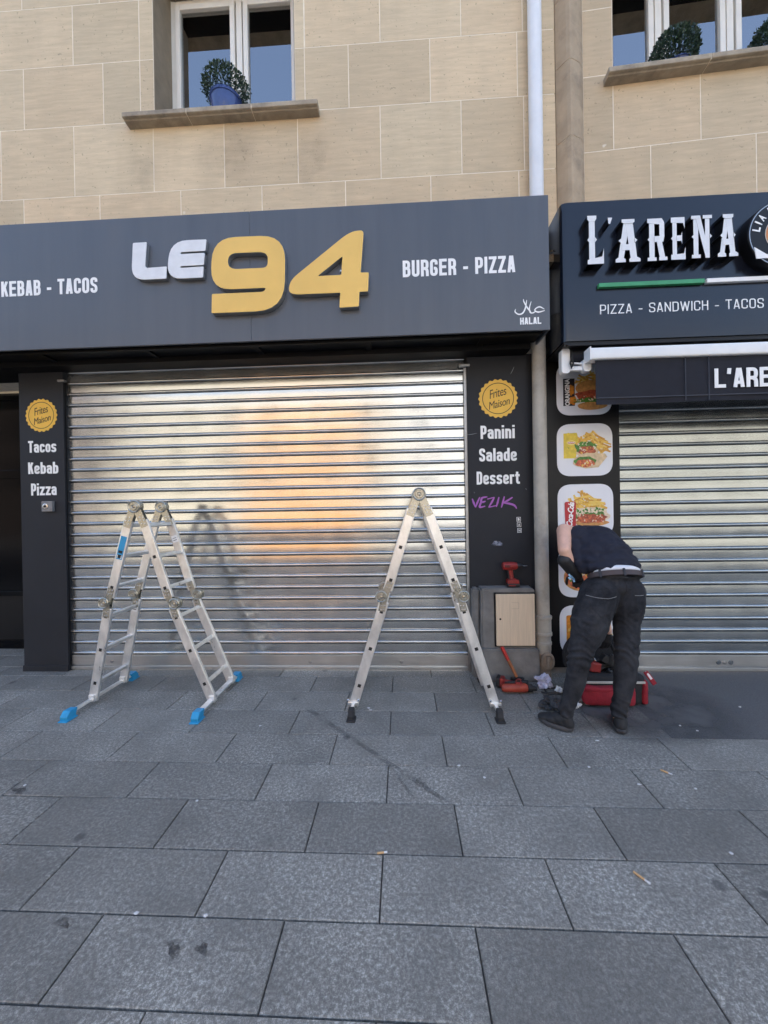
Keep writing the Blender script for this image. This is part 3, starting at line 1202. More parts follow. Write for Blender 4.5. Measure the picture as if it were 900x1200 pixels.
STREAK = stain_mat('rain_streak', (0.20, 0.16, 0.115), 0.02, 0.15, 7, True)
for x0, x1, z0 in ((-2.72, -2.30, 4.5), (-2.1, -1.2, 4.7), (-1.05, -.55, 4.5)):
    mb = MB()
    mb.add([(x0, -.0012, z0), (x1, -.0012, z0), (x1, -.0012, 5.42), (x0, -.0012, 5.42)], [(0, 1, 2, 3)])
    mb.build('rain_streak', STREAK, bl)
br = thing('stone_building', 'beige limestone building with wide window above the black pizzeria sign', 'building', (1.745, 0, 0))
br['turn'] = 1
RZ = [3.6, 4.20, 4.845, 5.54, 6.155, 6.78, 7.4]
RJ = [[1.745, 2.5, 3.3, 4.1, 4.9, 5.7, 6.5, 7.3, 8.1], [1.745, 2.325, 3.20, 4.0, 4.8, 5.6, 6.4, 7.2, 8.1], [1.745, 2.008, 2.75, 3.5, 4.25, 5, 5.8, 6.6, 7.4, 8.1]]
mb = MB()
for i in range(6):
    js = RJ[i] if i < 3 else [1.745, 2.008, 2.1, 4.3, 5.1, 5.9, 6.7, 7.5, 8.1]
    course_blocks(mb, RZ[i], RZ[i + 1], js, [(2.008, 4.3)] if i >= 3 else [])
mb.build('wall', STONE2, br)
mb = MB()
mb.box(1.495, 2.008, Y0, Y1, 3.0, 7.4)
mb.box(4.3, 8.1, Y0, Y1, 3.0, 7.4)
mb.box(2.008, 4.3, Y0, Y1, 3.0, 5.48)
mb.box(2.008, 4.3, Y0, Y1, 6.80, 7.4)
mb.build('wall_core', MORTAR, br)
mb = MB()
mb.box(1.495, 26, 0.0, 10, 7.405, 14.2)
mb.box(8.105, 26, 0.0, 10, 0, 7.40)
mb.build('upper_wall', MATS['plain_limestone'], br)
mb = MB()
mb.box(1.8, 4.6, -0.36, 0.0, 6.98, 7.12)
mb.build('balcony_slab', SILLM, br)
mb = MB()
mb.box(2.011, 4.29, .004, .278, 6.785, 6.799)
mb.build('shade_lining', SOFFIT, br)  # added black lining, darkens what the upper panes mirror
mb = MB()
mb.box(2.0085, 2.014, .002, .278, 5.49, 6.78)
mb.build('window_reveal', RV, br)
mb = MB()                                        # the rounded stone rib where the two houses meet
for i in range(6):
    g = .003
    prof = [(1.492, 0.01), (1.50, -.012), (1.57, -.088), (1.595, -.105), (1.62, -.10), (1.70, -.055), (1.745, -.004), (1.745, .01)]
    z0, z1 = RZ[i] + g + .08, RZ[i + 1] - g + .08
    n = len(prof)
    mb.add([(x, y, z0) for x, y in prof] + [(x, y, z1) for x, y in prof], [tuple(range(n)), tuple(range(2 * n - 1, n - 1, -1))] + [(k, (k + 1) % n, (k + 1) % n + n, k + n) for k in range(n)])
mb.build('corner_rib', mat('weathered_rib_stone', (0.40, 0.31, 0.21), 0.9, var=0.2, scale=4, bump=0.3, bscale=30, dirt=0.75), br)
mb = MB()
n_ = [(1.496, .012), (1.502, -.008), (1.572, -.084), (1.596, -.101), (1.62, -.096), (1.70, -.051), (1.742, 0), (1.742, .012)]
mb.add([(x, y, 3.7) for x, y in n_] + [(x, y, 7.5) for x, y in n_], [(k, (k + 1) % 8, (k + 1) % 8 + 8, k + 8) for k in range(8)])
mb.build('rib_joint', MORTAR, br)
sill('window_sill', 1.925, 4.45, 5.43, br)
mb = MB()
for k in (1, 2):
    a = 1.925 + 2.525 * k / 3
    mb = MB()
    mb.box(a - .0028, a + .0028, -.109, .3, 5.436, 5.488)
    mb.build('sill_joint', MORTAR, br)
window(2.01, 4.295, 5.49, 6.80, 0.28, [(2.07, 2.515), (2.605, 3.155), (3.245, 3.75), (3.83, 4.235)], [2.56, 3.20, 3.79], br, [])

# -------------------- houses across the street (they light the shops and show in the shutters and panes)
def far_house(label, x0, x1, h, m, y, seed, bands=()):
    r = random.Random(seed)
    t = thing('street_house', label, 'building', ((x0 + x1) / 2, y, 0))
    mb = MB()
    mb.box(x0, x1, y - (8 if h > 8 else 1.45), y, 0, h)
    mb.build('wall', m, t)
    for z0, z1 in bands:
        q = MB()
        q.box(x0, x1, y + .002, y + .16, z0, z1)
        q.build('mirror_band', mat('cream_band', (0.58, 0.54, 0.44), .9), t)  # unseen bands added to stripe the orange mirrored in the slats
    nb = max(2, int((x1 - x0) / 2.6))
    step = (x1 - x0) / nb
    f = 3.4
    k = 0
    while f + 2.2 < h:
        for i in range(nb):
            cx = x0 + step * (i + .5)
            w = MB()
            w.box(cx - .55, cx + .55, y + .003, y + .06, f, f + 1.7)
            w.build('window', DARKGLASS, t)
        f += 3.0
        k += 1
    return t


far_house('dark brick house across the street, mirrored at the shutter\'s left end', -40, -17.5, 11.5, mat('dark_far_brick', (0.10, 0.08, 0.07), 0.9), -18.5, 1)
far_house('tall cream plastered house across the street, mirrored in the shutter', -17.4, -0.4, 10.0, mat('cream_far_plaster', (0.54, 0.51, 0.42), 0.9), -18.5, 2)
far_house('low orange rendered shop across the street, mirrored in the shutter\'s middle', -8.6, -2.3, 6.7, mat('orange_far_render', (0.76, 0.38, 0.13), 0.9), -17.0, 3, ((2.35, 2.75), (3.7, 4.35), (5.3, 5.75)))
far_house('white plastered house across the street, mirrored at the shutter\'s right end', -0.3, 9.5, 10.5, mat('white_far_plaster', (0.62, 0.63, 0.62), 0.9), -18.5, 4)
far_house('pale yellow house across the street, mirrored in the pizzeria shutter', 9.6, 40, 9.5, mat('yellow_far_plaster', (0.43, 0.42, 0.37), 0.9), -18.5, 5)

# ------------------------------------------------------------------ the kebab shop front
SF = -0.45                                        # street face of the grey sign
sg = thing('shop_sign', 'long dark grey fascia sign with big silver and gold raised letters', 'shop sign', (-1.2, SF, 3.0))
mb = MB()
sx1 = P(643.5, 300, SF)[0]
seam = P(293.5, 330, SF)[0]
for a, b in ((-4.9, seam - .0012), (seam + .0012, sx1)):
    mb.box(a, b, SF, SF + .02, 3.010, 4.113)
mb.box(-4.9, sx1, SF + .004, SF + .02, 3.012, 4.110)
mb.box(sx1 - .02, sx1 - .001, SF + .02, -.16, 3.012, 4.108)
mb.box(-4.9, sx1 - .02, SF + .02, -.16, 4.09, 4.11)
mb.build('panel', FASCIA, sg, bevel=0.003)
mb = MB()
mb.box(-4.9, sx1 - .03, SF + .03, -.155, 3.035, 3.06)
mb.box(-4.9, 1.18, -.153, 0.25, 2.985, 3.06)
mb.box(-4.9, 1.18, SF + .06, SF + .09, 3.0, 3.034)
for k in range(5):
    mb.box(-3.3 + k * 1.0, -3.25 + k * 1.0, SF + .1, -.16, 3.018, 3.034)
mb.build('soffit', SOFFIT, sg)
mb = MB()
gothic(mb, 'KEBAB - TACOS', *pxbox(1.5, 331.5, 114, 347.5, 323.5, 343.5, SF), SF, WHITE)
mb.build('lettering', None, sg)
mb = MB()
gothic(mb, 'BURGER - PIZZA', *pxbox(471.8, 306, 603.5, 325.2, 299, 318.8, SF), SF, WHITE)
mb.build('lettering', None, sg)
mb = MB()
gothic(mb, 'HALAL', *pxbox(609.4, 372.6, 634.2, 380.4, 371.4, 379.6, SF), SF, WHITE, .19, .52)
# the arabic word, drawn as brush strokes


def brush(mb, pts, ws, y, m, d=0.002, n=5):
    """flat pen stroke through measured spots with varying width, on a wall plane"""
    P2 = [Vector(P(a, b, y)) for a, b in pts]
    # catmull-rom
    Q, W = [], []
    for i in range(len(P2) - 1):
        p0 = P2[max(0, i - 1)]
        p1, p2 = P2[i], P2[i + 1]
        p3 = P2[min(len(P2) - 1, i + 2)]
        for k in range(n):
            t = k / n
            Q.append(0.5 * ((2 * p1) + (p2 - p0) * t + (2 * p0 - 5 * p1 + 4 * p2 - p3) * t * t + (3 * p1 - p0 - 3 * p2 + p3) * t ** 3))
            W.append(ws[i] * (1 - t) + ws[i + 1] * t)
    Q.append(P2[-1])
    W.append(ws[-1])
    L_, R_ = [], []
    for i, q in enumerate(Q):
        a, b = Q[max(0, i - 1)], Q[min(len(Q) - 1, i + 1)]
        dd = (b - a).normalized()
        nn = Vector((-dd.y, dd.x)) * W[i] / 2
        L_.append(q + nn)
        R_.append(q - nn)
    N = len(Q)
    vs = [(p.x, y - d, p.y) for p in L_] + [(p.x, y - d, p.y) for p in R_]
    mb.add(vs, [(i, i + 1, N + i + 1, N + i) for i in range(N - 1)], m)


Z4 = lambda x, y: (440 + x / 3.75, 220 + y / 3.75)
brush(mb, [Z4(*q) for q in ((742, 534), (722, 524), (706, 530), (700, 540), (716, 547), (744, 540))], [.004, .012, .010, .009, .013, .004], SF, WHITE)
brush(mb, [Z4(*q) for q in ((702, 545), (690, 551), (680, 548), (676, 530), (684, 500))], [.008, .011, .012, .010, .004], SF, WHITE, .0024)
brush(mb, [Z4(*q) for q in ((682, 546), (668, 530), (652, 502), (650, 490))], [.008, .012, .010, .004], SF, WHITE, .0028)
brush(mb, [Z4(*q) for q in ((664, 494), (658, 530), (646, 552), (628, 557), (613, 546), (616, 534))], [.005, .012, .012, .011, .010, .003], SF, WHITE, .0032)
mb.build('lettering', None, sg)

ZB = lambda x, y: (x / 2, 220 + y / 2)            # spots measured on an enlarged crop
LY = SF - 0.042


def px_loop(pts, rr, Y=LY):
    q = [P(*ZB(*p), Y) for p in pts]
    return round_poly(q, [r * 0.0037 for r in rr] if hasattr(rr, '__len__') else rr * 0.0037)


# L and E, brushed silver
shape3d('letter', [px_loop([(311, 129), (344, 127), (340, 188), (391, 184), (390, 213), (307, 217)], [3, 3, 8, 3, 3, 34])], LY, .04, SILVER, SILVERSIDE, sg)
shape3d('letter', [px_loop([(398, 124), (484, 120.5), (481.5, 148), (424, 151), (423, 155), (480, 152), (478, 181), (423, 184), (423, 187.5), (477.5, 184), (476, 210.5), (390, 214.5)],
                           [42, 3, 3, 2, 2, 3, 3, 2, 2, 3, 3, 36])], LY, .04, SILVER, SILVERSIDE, sg)
# 9 and 4, gold
nine = px_loop([(499, 119.5), (670, 112.5), (668, 289), (497, 296), (498, 250.5), (618, 245.5), (625, 236.5), (494.5, 242)],
               [54, 58, 66, 3, 3, 6, 6, 50])
hole9 = px_loop([(536, 156), (629, 152.5), (628, 189), (536, 193)], [22, 22, 12, 22])
shape3d('numeral', [nine, hole9], LY - .012, .052, GOLD, SILVERSIDE, sg)
four = px_loop([(820, 105), (853, 101), (846, 200.5), (865, 200), (863, 245), (843, 246), (841.5, 280), (795.5, 283), (798, 248), (676, 253), (680, 219)],
               [26, 10, 2, 3, 3, 2, 3, 3, 2, 26, 22])
hole4 = px_loop([(803, 163), (800, 206), (746, 208.5)], [3, 3, 3])
shape3d('numeral', [four, hole4], LY - .012, .052, GOLD, SILVERSIDE, sg)
mb = MB()                                          # stand-off pins
for px, py in ((170, 305), (220, 305), (262, 300), (320, 320), (400, 320), (410, 350)):
    x, z = P(px, py, SF)
    mb.tube([(x, SF + .0, z), (x, LY + .01, z)], .008, n=8)
mb.build('pin', SILVERSIDE, sg)


def badge(cx, cy, rpx, parent, y=0.0):
    x, z = P(cx, cy, y)
    r = rpx / FPX * (DIST + y)
    mb = MB()
    n = 22 * 6
    pts = [(x + r * (0.965 + 0.035 * math.cos(22 * 2 * math.pi * k / n)) * math.cos(2 * math.pi * k / n), z + r * (0.965 + 0.035 * math.cos(22 * 2 * math.pi * k / n)) * math.sin(2 * math.pi * k / n)) for k in range(n)]
    mb.prism(pts, y - .0022, y + .001, BADGE)
    m = 48
    ro, ri = r * .80, r * .765
    vs = [(x + q * math.cos(2 * math.pi * k / m), y - .0032, z + q * math.sin(2 * math.pi * k / m)) for q in (ro, ri) for k in range(m)]
    mb.add(vs, [(k, (k + 1) % m, (k + 1) % m + m, k + m) for k in range(m)], BADGEDK)
    add_text(mb, 'Frites', x - .48 * r, x + .44 * r, z + .08 * r, z + .52 * r, y - .0022, BADGEDK, .0012, 0.0, .4, .92, rad(14))
    add_text(mb, 'Maison', x - .52 * r, x + .60 * r, z - .44 * r, z - .06 * r, y - .0022, BADGEDK, .0014, 0.0, .4, .92, rad(14))
    return mb.build('badge', None, parent)


p1 = thing('shop_pier', 'dark grey pier reading Tacos Kebab Pizza left of the big shutter', 'pier', (-3.58, 0, 0))
xl, xr = -3.815, -3.352
mb = MB()
mb.box(xl, xr, 0.0, .30, 0.02, 3.0)
mb.box(xl - .004, xr + .004, -.012, .30, 0.0, 0.06)
mb.build('panel', PIER, p1, bevel=0.004)
badge(48.6, 486.8, 20.5, p1)
for s, b in (('Tacos', (33, 516.5, 65.8, 530.2)), ('Kebab', (33, 541.6, 68.2, 555.2)), ('Pizza', (36.4, 566.4, 66.2, 580.4))):
    mb = MB()
    gothic(mb, s, *pxbox(*b), 0, WHITE, .17, .43, .075)
    mb.build('lettering', None, p1)

p2 = thing('shop_pier', 'dark grey pier with Panini Salade Dessert lettering and purple graffiti', 'pier', (.93, 0, .83))
mb = MB()
mb.box(.632, 1.246, 0.0, .30, 0.78, 3.0)
mb.build('panel', PIER, p2, bevel=0.004)
badge(583.6, 467.0, 22.6, p2)
for s, b in (('Panini', (563, 498.5, 603, 514)), ('Salade', (561.4, 525.2, 605.4, 540.4)), ('Dessert', (558.4, 552.2, 609, 567.4))):
    mb = MB()
    gothic(mb, s, *pxbox(*b), 0, WHITE, .17, .43, .075)
    mb.build('lettering', None, p2)
mb = MB()                                          # purple marker tag
PURP = mat('purple_marker', (0.36, 0.11, 0.42), 0.6, var=0.15, scale=40)
ZG = lambda x, y: (530 + x / 4.14, 410 + y / 4.14)
gy = -.0005
for i, st in enumerate((((97, 722), (104, 742), (113, 764)), ((113, 764), (122, 740), (134, 714)), ((170, 713), (144, 719), (139, 740), (133, 763), (160, 758)), ((141, 740), (150, 738), (162, 734)),
                        ((170, 724), (204, 715)), ((204, 715), (192, 738), (176, 764)), ((176, 764), (214, 755)), ((226, 714), (220, 740), (213, 762)),
                        ((252, 711), (245, 740), (238, 765)), ((292, 715), (268, 731), (246, 742)), ((246, 742), (276, 746), (300, 754), (312, 770)))):
    brush(mb, [ZG(*q) for q in st], [.010] + [.019] * (len(st) - 2) + [.009], gy, PURP, .001 + .0003 * i)
mb.build('graffiti', None, p2)
mb = MB()
SMUDGE = stain_mat('pale_smudge', (0.34, 0.37, 0.45), 0.0, .9, 22)
pts = [P(*ZG(192 + 24 * math.cos(a) * (1 + .25 * math.sin(3 * a)) + 26, 938 + 15 * math.sin(a) * (1 + .3 * math.cos(2 * a)))) for a in [2 * math.pi * k / 24 for k in range(24)]]
mb.add([(x, -.001, z) for x, z in pts], [tuple(range(24))], SMUDGE)
mb.build('smudge', None, p2)
SCR = mat('pale_scratch', (0.20, 0.21, 0.23), 0.6)
for a, b in (((282, 118), (300, 82)), ((66, 412), (120, 404)), ((105, 690), (110, 693)), ((355, 672), (362, 676))):
    mb = MB()
    brush(mb, [ZG(*a), ZG((a[0] + b[0]) / 2, (a[1] + b[1]) / 2 + 2), ZG(*b)], [.002, .005, .002], -.0008, SCR, .001)
    mb.build('scratch', None, p2)
for i, (t_, yy) in enumerate((('B', 822), ('A', 848), ('N', 876))):
    cx, cy = ZG(322 + i * 2, yy)
    x, z = P(cx, cy)
    s = MB()
    s.box(x - .019, x + .019, -.0015, .0, z - .021, z + .021, WHITE)
    s.box(x - .0155, x + .0155, -.0022, -.0016, z - .0175, z + .0175, PLUG)
    add_text(s, t_, x - .009, x + .009, z - .012, z + .012, -.0022, WHITE, .0008, .03)
    tag(s.build('sticker', None), 'small black and white sticker, %s of the column of three under the graffiti' % ('top', 'middle', 'bottom')[i], 'sticker', 'column of three little stickers')

mb = MB()
mb.box(.62, 1.50, .301, .34, 0, 4.0)
mb.build('back_wall', SOFFIT, p2)

# key switch on the left pier
x0, x1, z0, z1 = pxbox(52, 587.5, 64.5, 599.5)
ks = thing('key_switch', 'small grey key switch box below the word Pizza', 'key switch', (x0, 0, z0))
mb = MB()
mb.box(x0, x1, -.035, 0, z0, z1)
mb.build('housing', mat('key_box_grey', (0.20, 0.20, 0.20), 0.5, var=.2, scale=30), ks, bevel=.006)
mb = MB()
mb.lathe(((x0 + x1) / 2 - .01, -.035, (z0 + z1) / 2), [(.028, 0), (.028, .006), (.02, .008)], CHROME, 20, 'Y')
mb.lathe(((x0 + x1) / 2 - .01, -.043, (z0 + z1) / 2), [(.011, 0), (.011, .004)], PLUG, 14, 'Y')
mb.build('lock', None, ks)

# recessed entrance at the far left
en = thing('entrance_door', 'black glazed entrance door in the dark recess at far left', 'door', (-4.4, .3, 0))
mb = MB()
mb.box(-5.3, -3.82, .62, .68, 0.0, 0.10)
mb.box(-5.3, -3.82, .62, .68, 2.0, 2.10)
mb.box(-5.3, -3.82, .62, .68, 2.92, 3.0)
mb.box(-3.90, -3.82, .62, .68, 0.10, 2.0)
mb.box(-5.3, -3.90, .615, .68, 0.62, 0.68)
mb.build('frame', DARKGLASS, en, bevel=.003)
mb = MB()
mb.box(-5.3, -3.90, .64, .66, 0.68, 2.0)
mb.box(-5.3, -3.82, .64, .66, 2.10, 2.92)
mb.build('pane', DARKGLASS, en)
mb = MB()
mb.box(-5.3, -3.90, .645, .66, 0.10, 0.62)
mb.build('kick_panel', BLACKP, en)
mb = MB()
mb.box(-3.818, -3.80, .31, .70, 0, 3.0)
mb.build('reveal', SOFFIT, en)


# ------------------------------------------------------------------ roller shutters
def shutter(label, x0, x1, ztop, y, m, pitch, zbar, seed, amp, group, keyx, marks, belly=.0004, altern=0.0):
    r = random.Random(seed)
    t = thing('roller_shutter', label, 'roller shutter', ((x0 + x1) / 2, y, 0), group)
    mb = MB()
    z = zbar
    row = 0
    nx = 10
    while z < ztop:
        tilt = r.uniform(-amp, amp) + altern * (1 if row % 2 else -1)
        row += 1
        # one slat: flat face, rolled rib on its lower edge, a dark nip under it
        rb = pitch * .25
        prof = [(.016, 0.0), (.004, .001)]
        for k in range(7):
            a = math.pi * k / 6
            prof.append((-.002 - .0125 * math.sin(a), .004 + rb / 2 - rb / 2 * math.cos(a)))
        prof.append((.004, rb + .006))
        for k in range(7):
            h = rb + .008 + (pitch - rb - .012) * k / 6
            bulge = -belly * math.sin(math.pi * k / 6)
            prof.append((.002 + bulge + math.tan(tilt) * (h - pitch * .6), h))
        prof.append((.016, pitch - .001))
        rings = []
        ph = r.uniform(0, 6)
        for i in range(nx + 1):
            x = x0 + (x1 - x0) * i / nx
            sag = .0012 * math.sin(i * 1.3 + ph) + r.uniform(-.0006, .0006)
            rings.append([(x, y + py + sag * .7, z + pz + sag * .4) for py, pz in prof])
        n = len(prof)
        vs = [p for q in rings for p in q]
        mb.add(vs, [(i * n + k, (i + 1) * n + k, (i + 1) * n + k + 1, i * n + k + 1) for i in range(nx) for k in range(n - 1)])
        z += pitch
    mb.build('curtain', m, t, smooth=True, angle=32)
    mb = MB()
    mb.box(x0, x1, y + .018, y + .03, zbar, z)
    mb.build('backing', SOFFIT, t)
    mb = MB()
    mb.box(x0 + .004, x1 - .004, y - .012, y + .016, .045, zbar - .004)
    mb.box(x0 + .004, x1 - .004, y - .026, y + .016, .012, .040)
    mb.build('bottom_bar', STEELB, t, bevel=.003)
    for kx in keyx:
        k = MB()
        k.lathe((kx, y - .012, .085), [(.018, 0), (.018, .004), (.008, .006)], RAIL, 16, 'Y')
        if marks:
            for s in (-1, 1):
                k.lathe((kx + s * .055, y - .012, .087), [(.022, 0), (.022, .003), (.014, .004)], STEEL2, 18, 'Y')
        k.build('lock', None, t)
    for s, xx in ((-1, x0), (1, x1)):
        g = MB()
        g.box(xx - .022 if s < 0 else xx - .006, xx + .006 if s < 0 else xx + .022, y - .03, y - .024, 0.0, ztop - .12)
        g.box(xx - .022 if s < 0 else xx + .016, xx - .016 if s < 0 else xx + .022, y - .024, y + .03, 0.0, ztop - .12)
        g.build('guide_rail', RAIL if s > 0 else SOFFIT, t)
    return t


s1 = shutter('wide galvanised roller shutter, closed, between the two dark grey piers', -3.352, .612, 3.02, .05, STEEL, .1085, .150, 11, rad(2.6), None, [-2.93 + .0, -.92, -.03], False)
mb = MB()                                          # shutter's head: hooks and worn top strip
mb.box(-3.40, -3.33, -.015, .02, 2.885, 2.905)
mb.box(.56, .66, -.015, .02, 2.895, 2.92)
mb.build('end_lug', RAIL, s1, bevel=.004)
shutter('narrower dull roller shutter, closed, beside the food pictures', 2.022, 4.6, 2.75, .05, STEEL2, .1085, .155, 5, rad(1.9), None, [2.97], True, .0006, rad(1.4))

# ------------------------------------------------------------------ plinth, hatch, pipe
pl = thing('concrete_plinth', 'rough grey concrete plinth under the right dark pier, with pale hatch', 'plinth', (.93, -.1, 0))


def rough_block(mb, x0, x1, y0, y1, z0, z1, seed, amp=.006, n=10):
    b = bmesh.new()
    M = Matrix.Translation(((x0 + x1) / 2, (y0 + y1) / 2, (z0 + z1) / 2)) @ Matrix.Diagonal((x1 - x0, y1 - y0, z1 - z0, 1))
    bmesh.ops.create_cube(b, size=1, matrix=M)
    bmesh.ops.bevel(b, geom=list(b.edges), offset=.014, segments=2, affect='EDGES')
    bmesh.ops.subdivide_edges(b, edges=[e for e in b.edges if e.calc_length() > .1], cuts=n, use_grid_fill=True)
    bmesh.ops.triangulate(b, faces=[f for f in b.faces if len(f.verts) > 4])
    for v in b.verts:
        d = mnoise.noise_vector(Vector((v.co.x * 7 + seed, v.co.y * 7, v.co.z * 7))) * amp + mnoise.noise_vector(v.co * 27 + Vector((seed, 0, 0))) * amp * .4
        v.co += d
        v.co.z = max(v.co.z, -.01)
    b.verts.index_update()
    mb.add([tuple(v.co) for v in b.verts], [tuple(q.index for q in f.verts) for f in b.faces])
    b.free()


mb = MB()
rough_block(mb, .70, 1.185, -.155, .02, 0.20, .825, 3)
rough_block(mb, .695, 1.205, -.20, -.05, -.005, .292, 8)
rough_block(mb, .632, .697, -.10, .02, -.005, .815, 5)
mb.build('block', CONC, pl, smooth=True, angle=50)
hx0, hz1 = P(580.6, 696, -.165)
hx1, hz0 = P(626.6, 756, -.165)
mb = MB()
mb.box(hx0, hx1, -.185, -.163, hz0, hz1)
h = mb.build('hatch', PLY, pl, bevel=.003)
mb = MB()
mb.box(hx0 - .012, hx1 + .01, -.164, -.150, hz0 - .012, hz1 + .01)
mb.build('hatch_frame', SOFFIT, pl)
mb = MB()
x, z = P(586.3, 725.5, -.185)
mb.lathe((x, -.1852, z), [(.009, 0), (.009, .003)], PLUG, 14, 'Y')
mb.build('lock', None, h)
mb = MB()                                          # lines routed in the hatch: a faint label recess
xa, xb, za, zb = pxbox(599.5, 706, 608, 713.5, Y=-.186)
E_ = mat('hatch_line', (0.42, 0.34, 0.25), 0.7)
for a, b, c, d in ((xa, xb, zb - .002, zb), (xa, xb, za, za + .002), (xb - .002, xb, za + .003, zb - .003)):
    mb.box(a, b, -.1862, -.1845, c, d, E_)
mb.build('label_recess', None, h)

pp = thing('drainpipe', 'drainpipe running down the wall, pale above the sign, old cream below', 'drainpipe', (1.27, -.09, 0))
PX, PY = 1.272, -.085
mb = MB()
mb.tube([(PX + .012, PY, 8.0), (PX + .008, PY, 6.0), (PX + .004, PY, 4.0), (PX, PY, 3.3)], .061, n=28)
mb.build('upper_pipe', PIPEUP, pp, smooth=True)
mb = MB()
mb.tube([(PX + .001, PY, 3.295), (PX, PY, 1.9), (PX, PY, .56)], .061, n=28)
mb.build('lower_pipe', PIPELO, pp, smooth=True)
mb = MB()
mb.lathe((PX, PY, 0), [(.066, .22), (.070, .26), (.070, .30), (.0755, .305), (.0755, .33), (.069, .335), (.069, .385), (.080, .39), (.080, .415), (.0735, .42), (.0735, .535), (.079, .54), (.080, .565), (.064, .57)], n=30)
mb.build('collar', PIPELO, pp, smooth=True)
OLDIRON = mat('old_iron_shoe', (0.27, 0.22, 0.17), 0.75, var=.35, scale=14, bump=.4, bscale=40, dirt=.8)
mb = MB()
mb.lathe((PX - .004, PY, 0), [(.074, -.005), (.074, .02), (.070, .05), (.070, .22), (.066, .225)], n=28)
sh_ = mb.build('pipe_shoe', OLDIRON, pp, smooth=True)
mb = MB()
c = Vector((PX + .014, PY - .062, .165))
prof = [(1.0, 0), (1.0, .012), (.86, .020), (.70, .021), (.66, .012), (.62, .012)]
n = 30
vs = []
for q, hgt in prof:
    for k in range(n):
        a = 2 * math.pi * k / n
        vs.append((c.x + .062 * q * math.cos(a), c.y - hgt, c.z + .088 * q * math.sin(a)))
fs = [(i * n + k, i * n + (k + 1) % n, (i + 1) * n + (k + 1) % n, (i + 1) * n + k) for i in range(len(prof) - 1) for k in range(n)] + [tuple(range((len(prof) - 1) * n, len(prof) * n))]
mb.add(vs, fs)
mb.box(c.x - .012, c.x + .012, c.y - .034, c.y - .012, c.z - .05, c.z + .05)
mb.build('inspection_plate', OLDIRON, sh_, smooth=True)
mb = MB()
for z in (5.2, 2.35):
    pass
mb.lathe((PX + .006, PY, 6.9), [(.0625, 0), (.068, .004), (.068, .026), (.0625, .03)], n=28)
mb.build('pipe_clip', RAIL, pp, smooth=True)

# debris and wires wedged in the gap between the signs
gd = MB()
r_ = random.Random(4)
for k in range(46):
    x = r_.uniform(1.33, 1.47)
    z = 3.80 + r_.gauss(0, .035) - abs(x - 1.40) * .3
    a = r_.uniform(-1.2, 1.2)
    l = r_.uniform(.02, .07)
    gd.tube([(x, -.20 + r_.uniform(-.05, .05), z), (x + l * math.cos(a), -.20 + r_.uniform(-.05, .05), z + l * math.sin(a))], r_.uniform(.002, .006), n=5)
gd.box(1.26, 1.50, -.25, -.14, 3.69, 3.755)
tag(gd.build('nest', mat('dry_twigs', (0.20, 0.15, 0.09), 0.95, var=.5, scale=40)), 'clump of dry twigs and dirt wedged between the two shop signs', 'debris')

# ------------------------------------------------------------------ the pizzeria front
AF = -0.42
sa = thing('shop_sign', 'glossy blue black fascia sign with slab letters over a green and white stripe', 'shop sign', (2.6, AF, 2.9))
ax0 = P(658.5, 300, AF)[0]
mb = MB()
prof = round_poly([(ax0, AF), (5.2, AF), (5.2, -.05), (ax0, -.05)], [.05, 0, 0, 0], 8)
n = len(prof)
zb, zt = 2.922, 4.062
mb.add([(x, y, zb) for x, y in prof] + [(x, y, zt) for x, y in prof], [tuple(range(n)), tuple(range(2 * n - 1, n - 1, -1))] + [(k, (k + 1) % n, (k + 1) % n + n, k + n) for k in range(n)])
mb.build('panel', NAVYP, sa, smooth=True)
mb = MB()
mb.box(ax0 + .01, 5.2, AF + .01, -.05, 2.895, 2.92)
mb.box(ax0 + .03, 5.2, AF - .012, AF + .02, 2.878, 2.893)
mb.build('soffit', BLACKP, sa, bevel=.002)
ZA = lambda x, y: (640 + x / 3.4615, 220 + y / 3.4615)
# western slab letters, built on a unit cell (u right, v up)


def tri_spur(u, v, s):
    return [(u, v - .055), (u + s * .11, v), (u, v + .055)]


